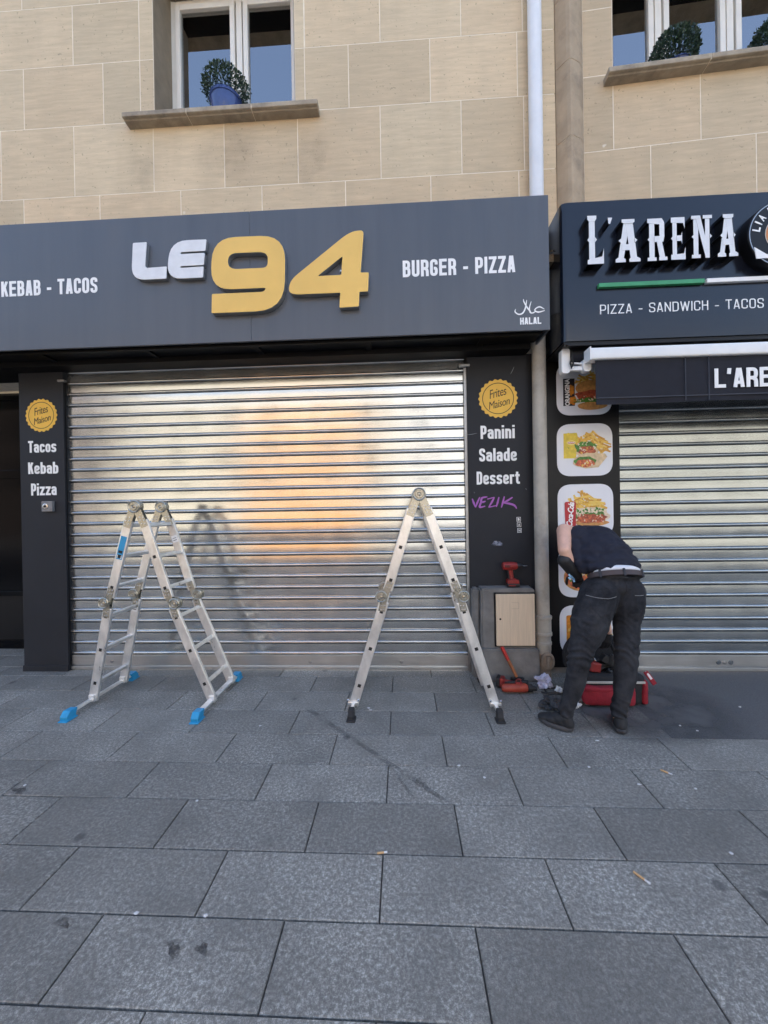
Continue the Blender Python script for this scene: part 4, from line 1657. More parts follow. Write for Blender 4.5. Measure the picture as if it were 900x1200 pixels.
WLET = {
    'L': [[(.10, 0), (.46, 0), (.46, 1), (.10, 1)], [(0, 0), (1, 0), (1, .32), (.90, .15), (0, .09)], [(0, 1), (.56, 1), (.56, .93), (.46, .88), (.10, .88), (0, .93)], tri_spur(.10, .5, -1), tri_spur(.46, .5, 1)],
    'A': [[(.06, .02), (.30, .02), (.60, .96), (.34, .96)], [(.92, .02), (.64, .02), (.40, .96), (.72, .96)], [(.24, .28), (.76, .28), (.76, .42), (.24, .42)], [(-.04, 0), (.40, 0), (.40, .07), (.28, .11), (.06, .11), (-.04, .07)], [(.56, 0), (1.04, 0), (1.04, .07), (.92, .11), (.68, .11), (.56, .07)], [(.24, 1), (.80, 1), (.80, .93), (.70, .9), (.34, .9), (.24, .93)], tri_spur(.20, .5, -1), tri_spur(.80, .5, 1)],
    'R': [[(.12, 0), (.40, 0), (.40, 1), (.12, 1)], [(.02, 0), (.50, 0), (.50, .08), (.02, .08)], [(.02, 1), (.80, 1), (.92, .9), (.92, .84), (.02, .90)], [(.66, .94), (.92, .90), (.92, .56), (.66, .54)], [(.38, .44), (.86, .44), (.92, .58), (.38, .58)], [(.50, .46), (.78, .46), (.98, 0), (.68, 0)], [(.62, 0), (1.06, 0), (1.06, .08), (.62, .08)], tri_spur(.12, .5, -1)],
    'E': [[(.12, 0), (.40, 0), (.40, 1), (.12, 1)], [(.02, 0), (.96, 0), (.96, .30), (.86, .14), (.02, .12)], [(.02, 1), (.92, 1), (.92, .72), (.82, .86), (.02, .88)], [(.38, .44), (.68, .44), (.74, .36), (.74, .66), (.68, .57), (.38, .57)], tri_spur(.12, .5, -1)],
    'N': [[(.12, 0), (.36, 0), (.36, 1), (.12, 1)], [(.70, 0), (.92, 0), (.92, 1), (.70, 1)], [(.20, 1), (.46, 1), (.92, .05), (.72, 0)], [(.02, 0), (.46, 0), (.46, .08), (.02, .08)], [(0, 1), (.42, 1), (.42, .92), (0, .92)], [(.58, 1), (1.04, 1), (1.04, .92), (.58, .92)], tri_spur(.12, .5, -1), tri_spur(.92, .5, 1)],
    "'": [[(.1, 1), (1, 1), (.55, 0), (.2, .1)]],
}
LYA = AF - .085


def western(ch, l, t, b, r):
    x0, z1 = P(*ZA(l, t), LYA)
    _, z0 = P(*ZA(l, b), LYA)
    x1, _ = P(*ZA(r, t), LYA)
    mb = MB()
    for i, poly in enumerate(WLET[ch]):
        q = [(x0 + u * (x1 - x0), z0 + v * (z1 - z0)) for u, v in poly]
        area = sum(q[k][0] * q[(k + 1) % len(q)][1] - q[(k + 1) % len(q)][0] * q[k][1] for k in range(len(q)))
        if area < 0:
            q = q[::-1]
        mb.prism(q, LYA - .0006 * i, AF + .0 - .0004, SILVER, BLACKP)
    mb.build('letter', None, sa)


for ch, l, t, b, r in (('L', 166, 115, 311, 232), ("'", 248, 122, 148, 268), ('A', 283, 131, 304, 376), ('R', 408, 127, 298, 484), ('E', 504, 122, 293, 566), ('N', 587, 115, 287, 668), ('A', 697, 110, 281, 773)):
    western(ch, l, t, b, r)
mb = MB()
xA, zA1 = P(*ZA(207, 395.5), AF)
_, zA0 = P(*ZA(207, 412), AF)
xB = P(*ZA(632, 380), AF)[0]
xC = P(*ZA(641, 380), AF)[0]
mb.box(xA, xB, AF - .03, AF, zA0, zA1)
mb.build('green_stripe', GREEN, sa, bevel=.002)
mb = MB()
mb.box(xC, xC + 1.25, AF - .03, AF, zA0, zA1)
mb.build('white_stripe', WHITE, sa, bevel=.002)
mb = MB()
x0, x1, z0, z1 = pxbox(*ZA(218, 478), 0, 0, Y=AF)[0], P(*ZA(882, 450), AF)[0], P(*ZA(218, 515), AF)[1], P(*ZA(218, 477), AF)[1]
z0b, z1b = P(*ZA(882, 485.5), AF)[1], P(*ZA(882, 446), AF)[1]
gothic(mb, 'PIZZA - SANDWICH - TACOS', x0, x1, (z0 + z0b) / 2, (z1 + z1b) / 2, AF, WHITE, .10, .56, .15)
mb.build('lettering', None, sa)
# round lit-box badge at the frame's edge
bx, bz = P(917.4, 273.5, AF - .09)
br_ = 36.5 / FPX * (DIST + AF - .09)
mb = MB()
mb.lathe((bx, AF, bz), [(br_ + .004, 0), (br_ + .004, .085), (br_, .09), (br_ * .93, .09)], BLACKP, 56, 'Y')
rb_ = mb.build('round_badge', None, sa, smooth=True)
mb = MB()
mb.lathe((bx, AF - .088, bz), [(br_ * .985, 0), (br_ * .985, .004), (br_ * .965, .004), (br_ * .965, 0)], SILVERSIDE, 56, 'Y', False)
mb.lathe((bx, AF - .088, bz), [(br_ * .52, 0), (br_ * .52, .0035)], mat('badge_cream', (0.62, 0.55, 0.44), .5), 48, 'Y')
mb.lathe((bx + .0, AF - .0905, bz + .0), [(br_ * .47, 0), (br_ * .50, .0025)], mat('badge_orange', (0.55, 0.20, 0.05), .5), 40, 'Y')
mb.lathe((bx - .01, AF - .092, bz - .08), [(br_ * .34, 0), (br_ * .34, .0025)], mat('badge_red', (0.42, 0.04, 0.03), .5), 40, 'Y')
for ch, an in (('L', 168), ("'", 154), ('A', 140), ('R', 116), ('E', 94), ('N', 70), ('A', 46)):
    a = rad(an)
    R_ = br_ * .79
    cx, cz = bx + R_ * math.cos(a), bz + R_ * math.sin(a)
    w = .035 if ch != "'" else .012
    add_text(mb, ch, cx - w / 2, cx + w / 2, cz - .03, cz + .03, AF - .0905, WHITE, .002, .03, 0, 1, a - math.pi / 2)
mb.prism([(bx - br_ * .86, bz - .10), (bx - br_ * .5, bz - .16), (bx + br_ * .5, bz - .16), (bx + br_ * .86, bz - .10), (bx + br_ * .8, bz - .19), (bx - br_ * .8, bz - .19)], AF - .097, AF - .092, WHITE)
mb.build('emblem', None, rb_)

# awning, rolled in
aw = thing('awning', 'retracted awning with white front rail and black valance over the narrower shutter', 'awning', (2.9, -.5, 2.4))
AY = -0.50
wx0, wz1 = P(693, 406.5, AY)
wz0 = P(693, 421, AY)[1]
mb = MB()
prof = round_poly([(AY, wz0), (AY, wz1), (AY + .10, wz1), (AY + .10, wz0)], [.018, .03, .02, .01], 6)
mb.xprism(prof, wx0, 5.1)
mb.build('front_rail', AWHITE, aw, smooth=True)
mb = MB()
mb.box(wx0 - .012, wx0 - .001, AY - .004, AY + .104, wz0 - .004, wz1 + .004)
mb.build('end_cap', AWHITE, aw, bevel=.004)
vx0, vz0 = P(698.5, 474, AY + .03)
mb = MB()
nx, nz = 60, 16
vs = []
for i in range(nx + 1):
    for j in range(nz + 1):
        x = vx0 + (5.05 - vx0) * i / nx
        z = vz0 + (wz0 - vz0 + .005) * j / nz
        w = .006 * (1 - j / nz) * math.sin(x * 7.0) + .003 * math.sin(x * 19 + j * .6) * (1 - j / nz)
        vs.append((x, AY + .03 + w, z + .004 * math.sin(x * 3) * (1 - j / nz)))
H_ = len(vs)
vs += [(x, y + .006, z) for x, y, z in vs]
fs = [(i * (nz + 1) + j, (i + 1) * (nz + 1) + j, (i + 1) * (nz + 1) + j + 1, i * (nz + 1) + j + 1) for i in range(nx) for j in range(nz)]
fs += [tuple(H_ + k for k in reversed(f)) for f in fs]
for i in range(nx):
    a, b = i * (nz + 1), (i + 1) * (nz + 1)
    fs.append((a, H_ + a, H_ + b, b))
for j in range(nz):
    fs.append((j, j + 1, H_ + j + 1, H_ + j))
mb.add(vs, fs)
va = mb.build('valance', FABRIC, aw, smooth=True)
mb = MB()
mb.box(vx0, 5.05, AY + .018, AY + .026, vz0 + .045, vz0 + .052)
for px in (805.5, 833):
    x = P(px, 440, AY)[0]
    mb.box(x - .002, x + .002, AY + .016, AY + .024, vz0 + .01, wz0)
mb.build('seam', mat('grey_thread', (0.06, 0.065, 0.08), .9), va)
mb = MB()
x0, x1 = P(837.3, 440, AY + .02)[0], P(837.3, 440, AY + .02)[0] + .63
z1 = P(837.3, 432, AY + .02)[1]
z0 = P(839, 454.5, AY + .02)[1]
gothic(mb, "L'ARENA", x0, x1, z0, z1, AY + .022, WHITE, .17, .52, .09, .004)
mb.build('lettering', None, va)
mb = MB()
mb.tube([(1.45, -.30, 2.83), (5.0, -.30, 2.83)], .055, n=20)
mb.build('fabric_roll', FABRIC, aw, smooth=True)
ZW = lambda x, y, Y: P3(640 + x / 3.4615, 220 + y / 3.4615, Y)
for l, t, r, b, Y in ((62, 652, 98, 752, -.34), (150, 692, 184, 744, -.40)):
    a, c = ZW(l, t, Y), ZW(r, b, Y)
    mb = MB()
    poly = round_poly([(a.x, c.z), (c.x, c.z), (c.x, a.z), (a.x, a.z)], .03, 6)
    mb.prism(poly, Y, Y + .06)
    mb.build('bracket', AWHITE, aw, bevel=.008)
mb = MB()
mb.bar(ZW(98, 735, -.33), ZW(175, 735, -.38), .035, .03, AWHITE)
mb.bar(ZW(98, 712, -.33), ZW(150, 715, -.38), .012, .02, AWHITE)
mb.build('arm', None, aw, bevel=.003)
mb = MB()
q = [ZW(102, 690, -.36), ZW(98, 712, -.36), ZW(103, 732, -.36), ZW(110, 712, -.36), ZW(106, 690, -.36), ZW(104, 660, -.35)]
mb.tube(q, .007, n=8)
mb.build('crank_eye', PLUG, aw, smooth=True)

# ------------------------------------------------------------------ menu board with five food pictures
mbd = thing('menu_board', 'tall black board with a column of food pictures beside the pizzeria shutter', 'menu board', (1.7, -.02, 0))
mb = MB()
mb.box(1.335, 2.018, -.02, .12, .06, 2.92)
mb.build('panel', BLACKP, mbd, bevel=.003)
mb = MB()
mb.box(1.335, 2.018, .0, .12, 0, .058)
mb.build('foot_strip', CONC, mbd)
mb = MB()
mb.box(1.335, 2.018, .0, .12, 2.922, 4.0)
mb.build('upper_panel', SOFFIT, mbd)
CARD = mat('card_white', (0.74, 0.75, 0.78), 0.3, var=.03, scale=3)
FRY = [mat('fries_%d' % k, c, .5, var=.1, scale=60) for k, c in enumerate(((0.72, 0.42, 0.06), (0.80, 0.55, 0.12), (0.60, 0.30, 0.04)))]
for k, nm in enumerate(('deep', 'pale', 'brown')):
    FRY[k].name = 'fries_' + nm
BREAD = mat('bread_print', (0.55, 0.27, 0.08), .5, var=.35, scale=30)
WRAP = mat('wrap_print', (0.66, 0.50, 0.30), .5, var=.25, scale=30)
GRN = mat('salad_print', (0.07, 0.20, 0.025), .5, var=.6, scale=50)
MEAT = mat('meat_print', (0.38, 0.075, 0.035), .5, var=.5, scale=50)
TOM = mat('tomato_print', (0.60, 0.14, 0.05), .5, var=.4, scale=60)
SAUCE = mat('sauce_print', (0.75, 0.62, 0.45), .5, var=.2, scale=60)
CANR = mat('can_red', (0.45, 0.015, 0.025), .4, var=.15, scale=20)
CANY = mat('carton_yellow', (0.70, 0.52, 0.04), .4, var=.2, scale=30)
CANK = mat('can_black', (0.015, 0.015, 0.02), .4)
CANO = mat('can_orange', (0.62, 0.22, 0.02), .4, var=.3, scale=30)


class Print:
    """a printed picture: thin ink layers stacked a hair apart on the card"""
    def __init__(self, x0, x1, z0, z1, y, seed):
        self.x0, self.x1, self.z0, self.z1, self.y = x0, x1, z0, z1, y
        self.k = 0
        self.mb = MB()
        self.r = random.Random(seed)

    def W(self, u, v):
        return self.x0 + (self.x1 - self.x0) * u, self.z1 - (self.z1 - self.z0) * v

    def top(self):
        self.k += 25
        return self.y - .0006 - (self.k - 20) * .00002

    def poly(self, pts, m):
        self.k += 1
        y = self.y - .0006 - self.k * .00002
        self.mb.add([(*self.W(*p)[:1], y, self.W(*p)[1]) for p in pts], [tuple(range(len(pts)))], m)

    def blob(self, u, v, a, b, m, wob=.12, f=5, rot=0.0, n=22):
        ph = self.r.uniform(0, 6)
        pts = []
        for k in range(n):
            t = 2 * math.pi * k / n
            q = 1 + wob * math.sin(f * t + ph) + wob * .5 * math.sin((f * 2 + 1) * t + ph)
            x, z = a * q * math.cos(t), b * q * math.sin(t)
            pts.append((u + x * math.cos(rot) - z * math.sin(rot), v + x * math.sin(rot) + z * math.cos(rot)))
        self.poly(pts, m)

    def fries(self, u0, u1, v0, v1, cnt, spread=1.0):
        for _ in range(cnt):
            u = self.r.uniform(u0, u1)
            t = (u - u0) / (u1 - u0)
            top = v0 + (v1 - v0) * (abs(t - .45) * 1.1)
            v = self.r.uniform(top, v1)
            a = self.r.gauss(.35, .55) * spread
            l, w = self.r.uniform(.06, .11), self.r.uniform(.013, .02)
            c, s = math.cos(a), math.sin(a)
            self.poly([(u + c * i * l - s * j * w, v + s * i * l + c * j * w) for i, j in ((-1, -1), (1, -1), (1, 1), (-1, 1))], self.r.choice(FRY))

    def bits(self, u, v, a, b, cnt, ms, s=.02):
        for _ in range(cnt):
            t, q = self.r.uniform(0, 6.28), math.sqrt(self.r.random())
            self.blob(u + a * q * math.cos(t), v + b * q * math.sin(t), s * self.r.uniform(.6, 1.6), s * self.r.uniform(.5, 1.0), self.r.choice(ms), .25, 3, self.r.uniform(0, 3), 9)


def card(l, t, r, b, paint, seed, y=-.02):
    x0, z1 = P(l, t, y)
    x1, z0 = P(r, b, y)
    mb = MB()
    mb.prism(rrect(x0, x1, z0, z1, .13 * 1.0, 10), y - .004, y)
    c = mb.build('picture_card', CARD, mbd)
    pr = Print(x0, x1, z0, z1, y - .004, seed)
    paint(pr)
    pr.mb.build('food_print', None, c)


def paint_burger(p):
    p.poly([(.12, .30), (.33, .30), (.33, .82), (.12, .82)], CANK)
    p.blob(.30, .72, .07, .08, CANO)
    p.blob(.27, .52, .05, .10, CANO)
    a, b = p.W(.15, .80), p.W(.24, .32)
    cx, cz = (a[0] + b[0]) / 2, (a[1] + b[1]) / 2
    add_text(p.mb, 'ORANGINA', cx - .125, cx + .125, cz - .022, cz + .022, p.top(), WHITE, .0004, .04, 0, 1, rad(90))
    p.fries(.42, .85, .20, .40, 34)
    p.blob(.64, .50, .29, .17, BREAD, .03, 3)
    p.blob(.64, .63, .30, .10, MEAT, .10)
    p.bits(.64, .62, .28, .06, 26, [MEAT, TOM, SAUCE])
    p.blob(.64, .73, .31, .05, GRN, .25, 7)
    p.bits(.64, .72, .29, .04, 20, [GRN, SAUCE, GRN])
    p.blob(.64, .83, .27, .075, BREAD, .03, 3)


def paint_wrap(p):
    p.poly([(.12, .18), (.36, .17), (.40, .30), (.34, .66), (.12, .66)], CANY)
    p.bits(.20, .34, .06, .16, 12, [GRN, CANY], .03)
    p.blob(.26, .36, .105, .10, CANY, .02, 3)
    p.blob(.26, .36, .085, .045, mat('lemon_label', (0.80, 0.68, 0.20), .4), .02, 3)
    p.blob(.26, .36, .07, .022, CANR, .02, 3)
    a, b = p.W(.20, .375), p.W(.32, .345)
    add_text(p.mb, 'Lipton', a[0], b[0], a[1], b[1], p.top(), WHITE, .0004, .04)
    p.fries(.40, .93, .16, .52, 70)
    p.blob(.54, .52, .20, .14, WRAP, .06)
    p.blob(.52, .46, .19, .12, GRN, .18, 7)
    p.bits(.52, .44, .18, .08, 26, [GRN, GRN, SAUCE], .025)
    p.blob(.54, .52, .15, .09, MEAT, .12)
    p.bits(.54, .52, .14, .08, 50, [TOM, MEAT, SAUCE, FRY[0]], .018)
    p.poly([(.30, .66), (.52, .56), (.86, .58), (.90, .64), (.74, .84), (.50, .86)], WRAP)
    p.blob(.50, .73, .22, .115, WRAP, .04)
    p.blob(.50, .73, .20, .10, GRN, .15, 7)
    p.blob(.50, .76, .17, .075, TOM, .1)
    p.bits(.50, .755, .16, .065, 55, [TOM, MEAT, SAUCE, FRY[1], TOM], .016)


def paint_sandwich(p):
    p.fries(.22, .80, .16, .50, 80)
    p.blob(.60, .60, .33, .16, SAUCE, .08)
    p.blob(.60, .74, .30, .07, BREAD, .06, 3)
    p.bits(.60, .54, .32, .06, 46, [GRN, GRN, GRN, SAUCE], .035)
    p.blob(.60, .66, .28, .085, MEAT, .12)
    p.bits(.60, .66, .30, .08, 60, [TOM, MEAT, SAUCE, TOM, MEAT], .022)
    p.bits(.62, .52, .30, .05, 20, [GRN, SAUCE, GRN], .03)
    p.bits(.30, .62, .05, .05, 8, [GRN], .03)
    p.poly([(.12, .36), (.14, .335), (.30, .33), (.325, .355), (.32, .80), (.13, .80)], CANR)
    a, b = p.W(.14, .78), p.W(.30, .36)
    cx, cz = (a[0] + b[0]) / 2, (a[1] + b[1]) / 2
    add_text(p.mb, 'Coca-Cola', cx - .112, cx + .112, cz - .028, cz + .028, p.top(), WHITE, .0004, .03, .3, .9, rad(84))


def paint_pizza(p):
    p.blob(.42, .62, .34, .26, BREAD, .02, 3)
    p.blob(.42, .62, .30, .225, TOM, .03, 4)
    p.bits(.42, .62, .28, .2, 60, [SAUCE, TOM, MEAT, FRY[0], GRN], .03)


def paint_can(p):
    p.poly([(.12, .22), (.15, .20), (.38, .20), (.40, .22), (.40, .80), (.12, .80)], CANO)
    p.bits(.26, .50, .11, .24, 26, [CANO, CANK, SAUCE, FRY[0]], .03)
    p.fries(.5, .9, .3, .6, 30)
    p.blob(.62, .66, .25, .12, BREAD, .05)


card(651.5, 426, 717, 485.5, paint_burger, 1)
card(652, 497.5, 718, 557, paint_wrap, 2)
card(653, 568, 719, 628, paint_sandwich, 3)
card(654, 640, 720, 699.5, paint_pizza, 4)
card(655.5, 709.5, 721, 766.5, paint_can, 5)

# ------------------------------------------------------------------ the two folding ladders


def on_line(a, b, t):
    return a + (b - a) * t


def ladder(label, apexx, apexz, LP, RP, yn, yf, bar, footkind, stickers, hide_far_hinge=False):
    """LP/RP: stile axis at [top, knee, bottom] as (x, z); yn/yf: near and far stile planes; bar: y range of the cross bars"""
    root = thing('folding_ladder', label, 'ladder', ((LP[2][0] + RP[2][0]) / 2, (yn + yf) / 2, 0), 'folding aluminium ladders')
    W, T = .074, .026
    for side, PP in ((-1, LP), (1, RP)):
        for y in (yn, yf):
            pts = [Vector((x, y, z)) for x, z in PP]
            for k in (0, 1):
                a, b = pts[k], pts[k + 1]
                d = (b - a).normalized()
                a2 = a + d * (.075 if k == 0 else .045)
                b2 = b - d * (.045 if k == 0 else 0.0)
                mb = MB()
                mb.bar(a2, b2, W, T)
                st = mb.build('stile', ALU, root, bevel=.005)
                # square plugs where the rungs end, on both cheeks
                for t in (.13, .47, .81) if k == 0 else (.14, .48, .82):
                    pm = MB()
                    c = on_line(a, b, t + (.02 if k == 0 else 0))
                    s = d.cross(Vector((0, 1, 0)))
                    M = Matrix((( s.x, 0, d.x, c.x), (0, 1, 0, c.y), (s.z, 0, d.z, c.z), (0, 0, 0, 1)))
                    pm.box(-.0125, .0125, -T / 2 - .002, T / 2 + .002, -.0125, .0125, PLUG, M)
                    for ss, tt in ((-.016, -.003), (.016, .003)):
                        pm.box(ss - .003, ss + .003, -T / 2 - .003, T / 2 + .003, -.016, .016, ALU, M)
                    pm.build('rung_plug', None, st)
                mb = MB()
        # rungs
        for k in (0, 1):
            a, b = Vector((PP[k][0], 0, PP[k][1])), Vector((PP[k + 1][0], 0, PP[k + 1][1]))
            d = (b - a).normalized()
            for t in (.15, .49, .83) if k == 0 else (.14, .48, .82):
                c = on_line(a, b, t)
                mb = MB()
                M = Matrix(((d.z, 0, d.x, c.x), (0, 1, 0, 0), (-d.x, 0, d.z, c.z), (0, 0, 0, 1)))
                mb.box(-.015, .015, yn + T / 2 + .0005, yf - T / 2 - .0005, -.015, .015, None, M)
                mb.build('rung', ALU, root, bevel=.004)
        # knee joints: ribbed discs set to the outside, on steel straps
        for y, s in ((yn, -1), (yf, 1)):
            a, k_, b = [Vector((x, y, z)) for x, z in PP]
            up, dn = (a - k_).normalized(), (b - k_).normalized()
            out = Vector((side, 0, 0)) * .036
            mb = MB()
            c = k_ + out
            for ys in (-1, 1):
                yy = y + ys * (T / 2 + .0015)
                for dr, l in ((up, .12), (dn, .12)):
                    mb.bar(k_ + Vector((0, yy - y, 0)) + out * .35, k_ + dr * l + Vector((0, yy - y, 0)), .052, .003)
            for q in (-1, 1):
                prof = [(.046, 0), (.046, .008), (.040, .012), (.034, .008), (.030, .008), (.026, .014), (.016, .014), (.012, .009), (.006, .012)]
                base = c + Vector((0, q * (T / 2 + .002) + 0, 0))
                if q < 0:
                    mb.lathe(base, prof, None, 26, 'Y')
                else:
                    mb.lathe(base, [(r, -h) for r, h in prof], None, 26, 'Y')
            mb.lathe(c + Vector((0, T / 2 + .002, 0)), [(.041, 0), (.041, T + .004)], None, 22, 'Y')
            hg = mb.build('knee_hinge', HINGE, root, smooth=True)
            mb = MB()
            for dr, l in ((up, .075), (up, .105), (dn, .075), (dn, .105)):
                p = k_ + dr * l
                mb.lathe(p + Vector((.012 * side, -(T / 2 + .003), 0)), [(.006, 0), (.0055, .003), (.003, .004)], None, 8, 'Y')
                mb.lathe(p + Vector((-.012 * side, -(T / 2 + .003), 0)), [(.006, 0), (.0055, .003), (.003, .004)], None, 8, 'Y')
            mb.build('rivet', CHROME, hg)
        # cross bar with feet
        bx_, bz_ = PP[2]
        if footkind == 'blue':
            mb = MB()
            lo, hi = bar
            bx_ = bx_ - .022 if side < 0 else bx_ + .006
            mb.bar((bx_ - .012 * side, lo + .05, .045), (bx_ - .012 * side, hi - .05, .045), .042, .024, None, Vector((side * .3, 0, 1)))
            mb.bar((PP[2][0], yn, .03), (PP[2][0], yn, .085), .05, .05)
            mb.bar((PP[2][0], yf, .03), (PP[2][0], yf, .085), .05, .05)
            mb.build('cross_bar', ALU, root, bevel=.004)
            for y, s in ((lo, -1), (hi, 1)):
                mb = MB()
                prof = [(y - s * .005, 0.0), (y - s * .085, 0.0), (y - s * .085, .032), (y - s * .10, .068), (y - s * .03, .072), (y, .036)]
                mb.xprism(prof, bx_ - .012 * side - .030, bx_ - .012 * side + .030)
                mb.xprism([(y + s * .012, -.001), (y - s * .095, -.001), (y - s * .095, .010), (y + s * .012, .010)], bx_ - .012 * side - .036, bx_ - .012 * side + .036)
                mb.build('rubber_foot', BLUEP, root, bevel=.006)
        else:
            lo, hi = bar
            mb = MB()
            mb.bar((bx_, lo + .03, .05), (bx_, hi - .03, .05), .026, .03, None, Vector((0, 0, 1)))
            mb.bar((bx_, yn - .03, .06), (bx_, yn + .03, .06), .085, .02, None, Vector((0, 0, 1)))
            mb.build('cross_bar', ALU, root, bevel=.004)
            mb = MB()
            for dx in (-.04, .04):
                mb.lathe((bx_ + dx, yn - .016, .085), [(.009, 0), (.009, .012), (.005, .016)], None, 10, 'Y')
            mb.build('bolt', CHROME, root)
            for y, s in ((lo, -1), (hi, 1)):
                mb = MB()
                prof = [(y - s * .0, 0.0), (y - s * .07, 0.0), (y - s * .075, .03), (y - s * .06, .085), (y - s * .02, .085), (y - s * .0, .04)]
                mb.xprism(prof, bx_ - .022, bx_ + .022)
                mb.xprism([(y + s * .012, -.001), (y - s * .07, -.001), (y - s * .07, .014), (y + s * .012, .014)], bx_ - .034, bx_ + .034)
                mb.build('rubber_foot', BLACKR, root, bevel=.007)
    # top joints
    for y in (yn, yf):
        mb = MB()
        c = Vector((apexx, y, apexz))
        for ys in (-1, 1):
            base = c + Vector((0, ys * (T / 2 + .003), 0))
            prof = [(.052, 0), (.052, .008), (.046, .012), (.038, .007), (.033, .007), (.028, .014), (.017, .014), (.012, .008), (.006, .011)]
            mb.lathe(base, prof if ys < 0 else [(r, -h) for r, h in prof], None, 28, 'Y')
            for PP in (LP, RP):
                a, b = Vector((PP[0][0], y, PP[0][1])), Vector((PP[1][0], y, PP[1][1]))
                d = (b - a).normalized()
                mb.bar(Vector((on_line(a, c, .6).x, base.y, on_line(a, c, .6).z)), Vector((a + d * .13).to_tuple()) + Vector((0, base.y - y, 0)), .060, .003 if ys < 0 else .0032)
        mb.lathe(c + Vector((0, T / 2 + .003, 0)), [(.047, 0), (.047, T + .006)], None, 24, 'Y')
        hg = mb.build('top_hinge', HINGE, root, smooth=True)
        mb = MB()
        for PP in (LP, RP):
            a, b = Vector((PP[0][0], y, PP[0][1])), Vector((PP[1][0], y, PP[1][1]))
            d = (b - a).normalized()
            for l in (.05, .075, .105):
                for q in (-.014, .014):
                    mb.lathe(a + d * l + Vector((q, -(T / 2 + .0045), 0)), [(.006, 0), (.0055, .003), (.003, .004)], None, 8, 'Y')
        mb.build('rivet', CHROME, hg)
    for PP, k, t0, t1, y, m_ in stickers:
        a, b = Vector((PP[k][0], y, PP[k][1])), Vector((PP[k + 1][0], y, PP[k + 1][1]))
        A, B = on_line(a, b, t0), on_line(a, b, t1)
        off = Vector((0, -T / 2 - .0008, 0))
        mb = MB()
        mb.bar(A + off, B + off, .050, .0012, m_)
        dd = (B - A)
        for q in ((.62, .28), (.80, .12), (.9, .05)) if m_ == BLUEP else ((.35, .16), (.65, .2)):
            mb.bar(A + dd * q[0] + off * 1.12, A + dd * min(.98, q[0] + q[1] * .4) + off * 1.12, .034, .0012, PLUG)
        mb.build('sticker', None, root)
    return root


LPa = [(-2.205, 1.575), (-2.405, .835), (-2.557, .035)]
RPa = [(-2.125, 1.575), (-1.885, .825), (-1.553, .035)]
ladder('folding ladder on blue feet, standing turned so its rungs show', -2.168, 1.617, LPa, RPa, -.635, -.295, (-.905, -.125), 'blue',
       [(LPa, 0, .27, .52, -.635, BLUEP), (RPa, 0, .29, .37, -.295, WHITE), (LPa, 1, .12, .2, -.295, WHITE)])
LPb = [(.098, 1.63), (-.135, .885), (-.402, .04)]
RPb = [(.170, 1.63), (.425, .882), (.688, .04)]
ladder('folding ladder on black feet, standing edge-on beside the concrete plinth', .134, 1.672, LPb, RPb, -.685, -.335, (-.862, -.15), 'black', [])

# ------------------------------------------------------------------ bodies grown from blobs


def unit_sphere(n=10, m=14):
    vs = [(0, 0, 1)]
    for i in range(1, n):
        a = math.pi * i / n
        for k in range(m):
            b = 2 * math.pi * k / m
            vs.append((math.sin(a) * math.cos(b), math.sin(a) * math.sin(b), math.cos(a)))
    vs.append((0, 0, -1))
    fs = [(0, 1 + k, 1 + (k + 1) % m) for k in range(m)]
    for i in range(n - 2):
        for k in range(m):
            a, b = 1 + i * m + k, 1 + i * m + (k + 1) % m
            fs.append((a, a + m, b + m, b))
    L_ = len(vs) - 1
    o = 1 + (n - 2) * m
    fs += [(L_, o + (k + 1) % m, o + k) for k in range(m)]
    return np.array(vs), fs


US, USF = unit_sphere()


